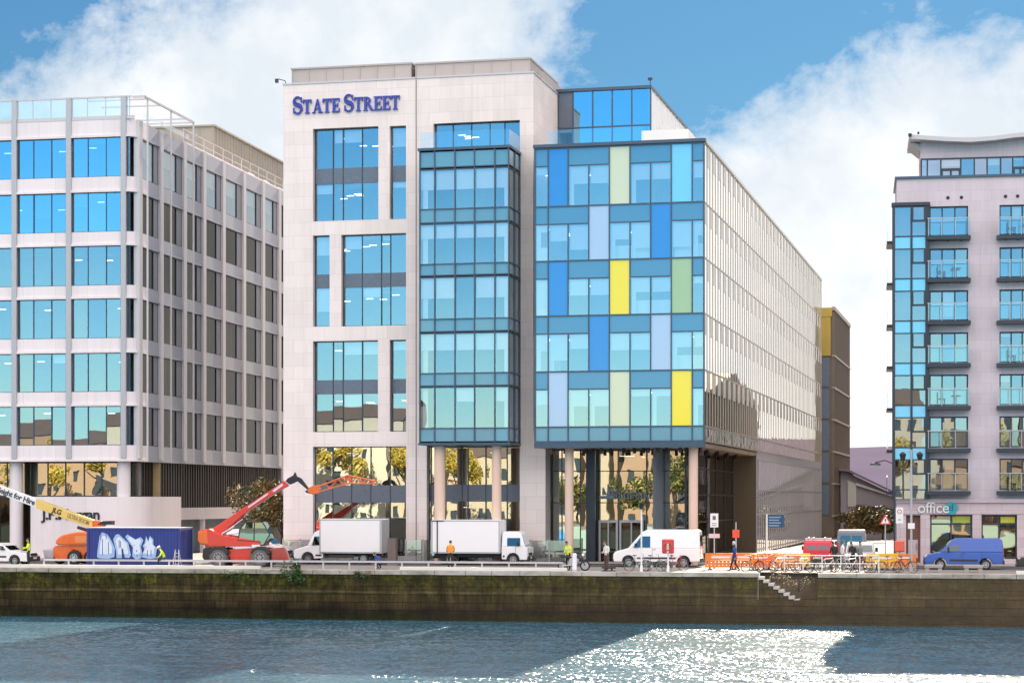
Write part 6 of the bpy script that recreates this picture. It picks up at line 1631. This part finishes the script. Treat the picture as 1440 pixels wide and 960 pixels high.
BASE = dict(pel=(0,0,.95), spn=(0,0,1.12), chs=(0,0,1.33), nck=(0,.0,1.49), hed=(0,.03,1.62),
  hL=(-.095,0,.90), kL=(-.105,.02,.49), aL=(-.105,-.02,.09), tL=(-.115,.15,.04), hR=(.095,0,.90), kR=(.105,.02,.49), aR=(.105,-.02,.09), tR=(.115,.15,.04),
  sL=(-.185,0,1.42), eL=(-.235,-.03,1.14), wL=(-.235,.07,.90), gL=(-.235,.11,.82), sR=(.185,0,1.42), eR=(.235,-.03,1.14), wR=(.235,.07,.90), gR=(.235,.11,.82))
RAD = dict(pel=.155, spn=.135, chs=.165, nck=.06, hed=.05, hL=.10, kL=.065, aL=.045, tL=.038, sL=.068, eL=.05, wL=.034, gL=.032)
EDG = [('pel','spn'),('spn','chs'),('chs','nck'),('nck','hed'),('pel','hL'),('hL','kL'),('kL','aL'),('aL','tL'),('pel','hR'),('hR','kR'),('kR','aR'),('aR','tR'),('chs','sL'),('sL','eL'),('eL','wL'),('wL','gL'),('chs','sR'),('sR','eR'),('eR','wR'),('wR','gR')]
def person(label, px, Y, rz, top, legs, pose=None, hair='dark', helmet=False, z=0, h=1.0, bands=False, group=None, hood=None):
    J = {k: Vector(v) for k, v in BASE.items()}
    for k, v in (pose or {}).items(): J[k] = Vector(v)
    names = list(J); me = bpy.data.meshes.new('skeleton'); me.from_pydata([J[n] for n in names], [(names.index(a), names.index(b)) for a, b in EDG], [])
    o = bpy.data.objects.new('skeleton', me); COL.objects.link(o)
    sk = o.modifiers.new('skin', 'SKIN'); ss = o.modifiers.new('sub', 'SUBSURF'); ss.levels = ss.render_levels = 1
    lay = me.skin_vertices[0].data
    for i, n in enumerate(names):
        r = RAD.get(n, RAD.get(n[:-1]+'L', .05)); lay[i].radius = (r, r*.72 if n in ('pel','spn','chs') else r); lay[i].use_root = (n == 'pel')
    dg = bpy.context.evaluated_depsgraph_get(); ev = o.evaluated_get(dg); m2 = bpy.data.meshes.new_from_object(ev)
    bpy.data.objects.remove(o)
    mb = MB(); mb.V = [tuple(v.co) for v in m2.vertices]; mb.F = [list(p.vertices) for p in m2.polygons]
    def seg(p):
        best = None
        for a, b in EDG:
            A_, B_ = J[a], J[b]; d = B_-A_; t = max(0, min(1, (p-A_).dot(d)/max(d.length_squared, 1e-6))); q = (p-A_-d*t).length/(RAD.get(a, RAD.get(a[:-1]+'L', .05)))
            if best is None or q < best[0]: best = (q, a, b, t)
        return best
    for p in m2.polygons:
        _, a, b, t = seg(p.center)
        k = 1
        if b == 'hed': k = 0
        elif b in ('gL','gR'): k = 0
        elif a in ('hL','hR','kL','kR') or b in ('hL','hR'): k = 2
        elif b in ('tL','tR'): k = 3
        elif (a, b) == ('pel','spn') and t < .25: k = 2
        mb.M.append(k)
    # head with a face, on the neck
    hd_ = J['hed']; up = (J['hed']-J['nck']).normalized(); c = hd_+up*.075
    fw = Vector((0,1,0)); fw = (fw-up*fw.dot(up)).normalized(); rt = fw.cross(up)
    R3 = Matrix((rt, fw, up)).transposed().to_4x4(); Mh = Matrix.Translation(c) @ R3
    hm = MB(); hm.ell((0,0,0), .078, .098, .118, 16, 12, 0); hm.ell((0,.03,-.07), .055, .06, .05, 12, 8, 0); hm.ell((0,.102,-.015), .014, .02, .024, 8, 6, 0)
    for sx in (-1, 1): hm.ell((sx*.079,-.005,-.01), .012, .024, .034, 8, 6, 0); hm.ell((sx*.031,.088,.012), .013, .010, .009, 8, 6, 4)
    hm.ell((0,.092,-.058), .024, .008, .007, 8, 5, 5); mb.merge(hm, Mh)
    # hands: palm, four fingers and a thumb, slightly curled
    for S_ in ('L', 'R'):
        w_, g_ = J['w'+S_], J['g'+S_]; d = (g_-w_).normalized(); sd = d.cross(Vector((1,0,0))); sd = sd.normalized() if sd.length > .1 else Vector((0,1,0)); nr = d.cross(sd)
        pm = g_+d*.03; inner = 1 if S_ == 'L' else -1
        for k, ln in enumerate((.070, .080, .075, .058)):
            b0 = pm+sd*((k-1.5)*.019); b1 = b0+d*ln*.5+nr*inner*.004; b2 = b1+(d*.8+nr*inner*.45*(1 if nr.x*inner > 0 else -1)).normalized()*ln*.5
            mb.cyl(b0-d*.03, b1, .010, .009, 6, 0); mb.cyl(b1, b2, .009, .007, 6, 0)
        t0 = g_-sd*.03; t1 = t0+(d*.6-sd*.7).normalized()*.04; mb.cyl(t0, t1, .012, .010, 6, 0); mb.cyl(t1, t1+(d*.9-sd*.2).normalized()*.03, .010, .008, 6, 0)
    T_ = thing('person', label, 'person', Tr(px, Y).loc(z), rz, group)
    b = obj('body', mb, [SKIN, CL[top], CL[legs], CL['shoe'], CL['black'], pmat('lips', (.4,.17,.15), .5, 0, 0)], T_, smooth=70, recalc=True)
    s = MB()
    if helmet:
        s.ell((0,0,.045), .11, .13, .10, 18, 6, 0, z0=0); s.cyl((0,.03,.04), (0,.03,.055), .135, .13, 18); s.xform(Mh); obj('helmet', s, CL['helmet'], T_, smooth=50)
    elif hood: s.ell((0,-.02,.01), .10, .115, .14, 14, 8, 0, z0=-.6); s.V = [v for v in s.V]; s.xform(Mh @ Matrix.Translation((0,-.02,.01))); obj('hood', s, CL[hood], T_, smooth=60)
    else:
        s.ell((0,-.012,.022), .086, .103, .112, 16, 8, 0, z0=.12); s.ell((0,-.035,-.01), .083, .08, .10, 14, 8, 0, z0=-.55); s.xform(Mh); obj('hair', s, HAIRS[hair], T_, smooth=60)
    if bands:
        s = MB()
        for k in (.25, .75):
            p = J['spn'].lerp(J['chs'], k); r_ = .172; s.cyl(p-Vector((0,0,.02)), p+Vector((0,0,.02)), r_, n=20); 
        s.V = [(v[0], (v[1]-J['spn'].y)*.74+J['spn'].y, v[2]) for v in s.V]; obj('reflective_band', s, CL['strip'], T_, smooth=40)
    T_.scale = (h, h, h)
    return T_
WALK = dict(kL=(-.10,.16,.50), aL=(-.10,.26,.12), tL=(-.10,.42,.08), kR=(.10,-.02,.49), aR=(.10,-.28,.14), tR=(.10,-.15,.05), eL=(-.24,-.14,1.15), wL=(-.24,-.12,.90), gL=(-.24,-.10,.81), eR=(.24,.02,1.14), wR=(.24,.2,.95), gR=(.24,.26,.88))
SIT = dict(pel=(0,0,.58), spn=(0,.05,.76), chs=(0,.16,.97), nck=(0,.26,1.10), hed=(0,.33,1.20), hL=(-.10,.04,.56), kL=(-.14,.42,.52), aL=(-.14,.40,.09), tL=(-.15,.56,.04), hR=(.10,.04,.56), kR=(.14,.42,.52), aR=(.14,.40,.09), tR=(.15,.56,.04), sL=(-.185,.18,1.02), eL=(-.23,.30,.78), wL=(-.14,.46,.66), gL=(-.08,.52,.64), sR=(.185,.18,1.02), eR=(.23,.30,.78), wR=(.14,.46,.66), gR=(.08,.52,.64))
CROUCH = dict(pel=(0,-.05,.34), spn=(0,.04,.50), chs=(0,.20,.68), nck=(0,.32,.78), hed=(0,.40,.86), hL=(-.10,.0,.34), kL=(-.16,.34,.48), aL=(-.13,.05,.09), tL=(-.14,.22,.04), hR=(.10,.0,.34), kR=(.16,.34,.46), aR=(.13,.05,.09), tR=(.14,.22,.04), sL=(-.18,.22,.74), eL=(-.22,.38,.50), wL=(-.12,.54,.32), gL=(-.10,.58,.24), sR=(.18,.22,.74), eR=(.22,.38,.50), wR=(.12,.54,.34), gR=(.10,.58,.26))
LOOKD = dict(chs=(0,.03,1.33), nck=(0,.06,1.48), hed=(0,.12,1.59), eL=(-.24,.02,1.14), wL=(-.13,.25,1.08), gL=(-.08,.32,1.08), eR=(.24,.02,1.14), wR=(.13,.25,1.08), gR=(.08,.32,1.08))
REACH = dict(eL=(-.25,.12,1.18), wL=(-.22,.36,1.22), gL=(-.21,.43,1.23), eR=(.24,.08,1.16), wR=(.2,.32,1.12), gR=(.19,.4,1.12))
person('worker in a yellow hi-vis jacket beside the white saloon car at far left', 40, 124.4, 2.2, 'hiv', 'black', REACH, bands=True)
person('worker in yellow hi-vis and white helmet sitting on the guard rail by the container', 232, 122.9, 1.9, 'hiv', 'black', SIT, helmet=True)
person('person in blue crouching in front of the short bonneted box van', 535, 124, 1.2, 'blue', 'navy', CROUCH, hair='brown')
person('worker in an orange hi-vis vest with back turned beside the flat fronted lorry', 633.5, 124.3, .2, 'orange', 'black', LOOKD, bands=False)
person('rider in a yellow hi-vis jacket beside the motorcycle and white bollard', 799, 123.5, 2.6, 'hiv', 'black', LOOKD, bands=True)
person('person in a white top and brown trousers by the front of the white panel van', 853, 123.6, 2.4, 'white', 'brown', LOOKD, hair='brown')
person('grey haired man in a blue jacket walking along the sunlit quay', 1033, 121.75, 1.35, 'blue', 'navy', WALK, hair='grey', z=.02)
person('person in black standing right behind the red van', 1173, 125.8, .6, 'black', 'brown', LOOKD)
person('person in a pale top between the red van and the silver car', 1185, 126.2, -1.2, 'white', 'grey', None, hair='brown')
person('person in dark clothes in front of the silver car, left one of the pair', 1199, 125.4, 2.6, 'black', 'black', LOOKD)
person('person in grey in front of the silver car, right one of the pair', 1209, 125.7, -2.2, 'grey', 'navy', None)
# writing becomes plain meshes
dg = bpy.context.evaluated_depsgraph_get()
for o in [x for x in scene.objects if x.type == 'FONT']:
    me = bpy.data.meshes.new_from_object(o.evaluated_get(dg)); nm = o.name
    n = bpy.data.objects.new('tmp', me); COL.objects.link(n); n.parent = o.parent; n.location = o.location; n.rotation_euler = o.rotation_euler; n.scale = o.scale
    for k in ('label', 'category', 'group', 'kind'):
        if k in o.keys(): n[k] = o[k]
    bpy.data.objects.remove(o); n.name = nm
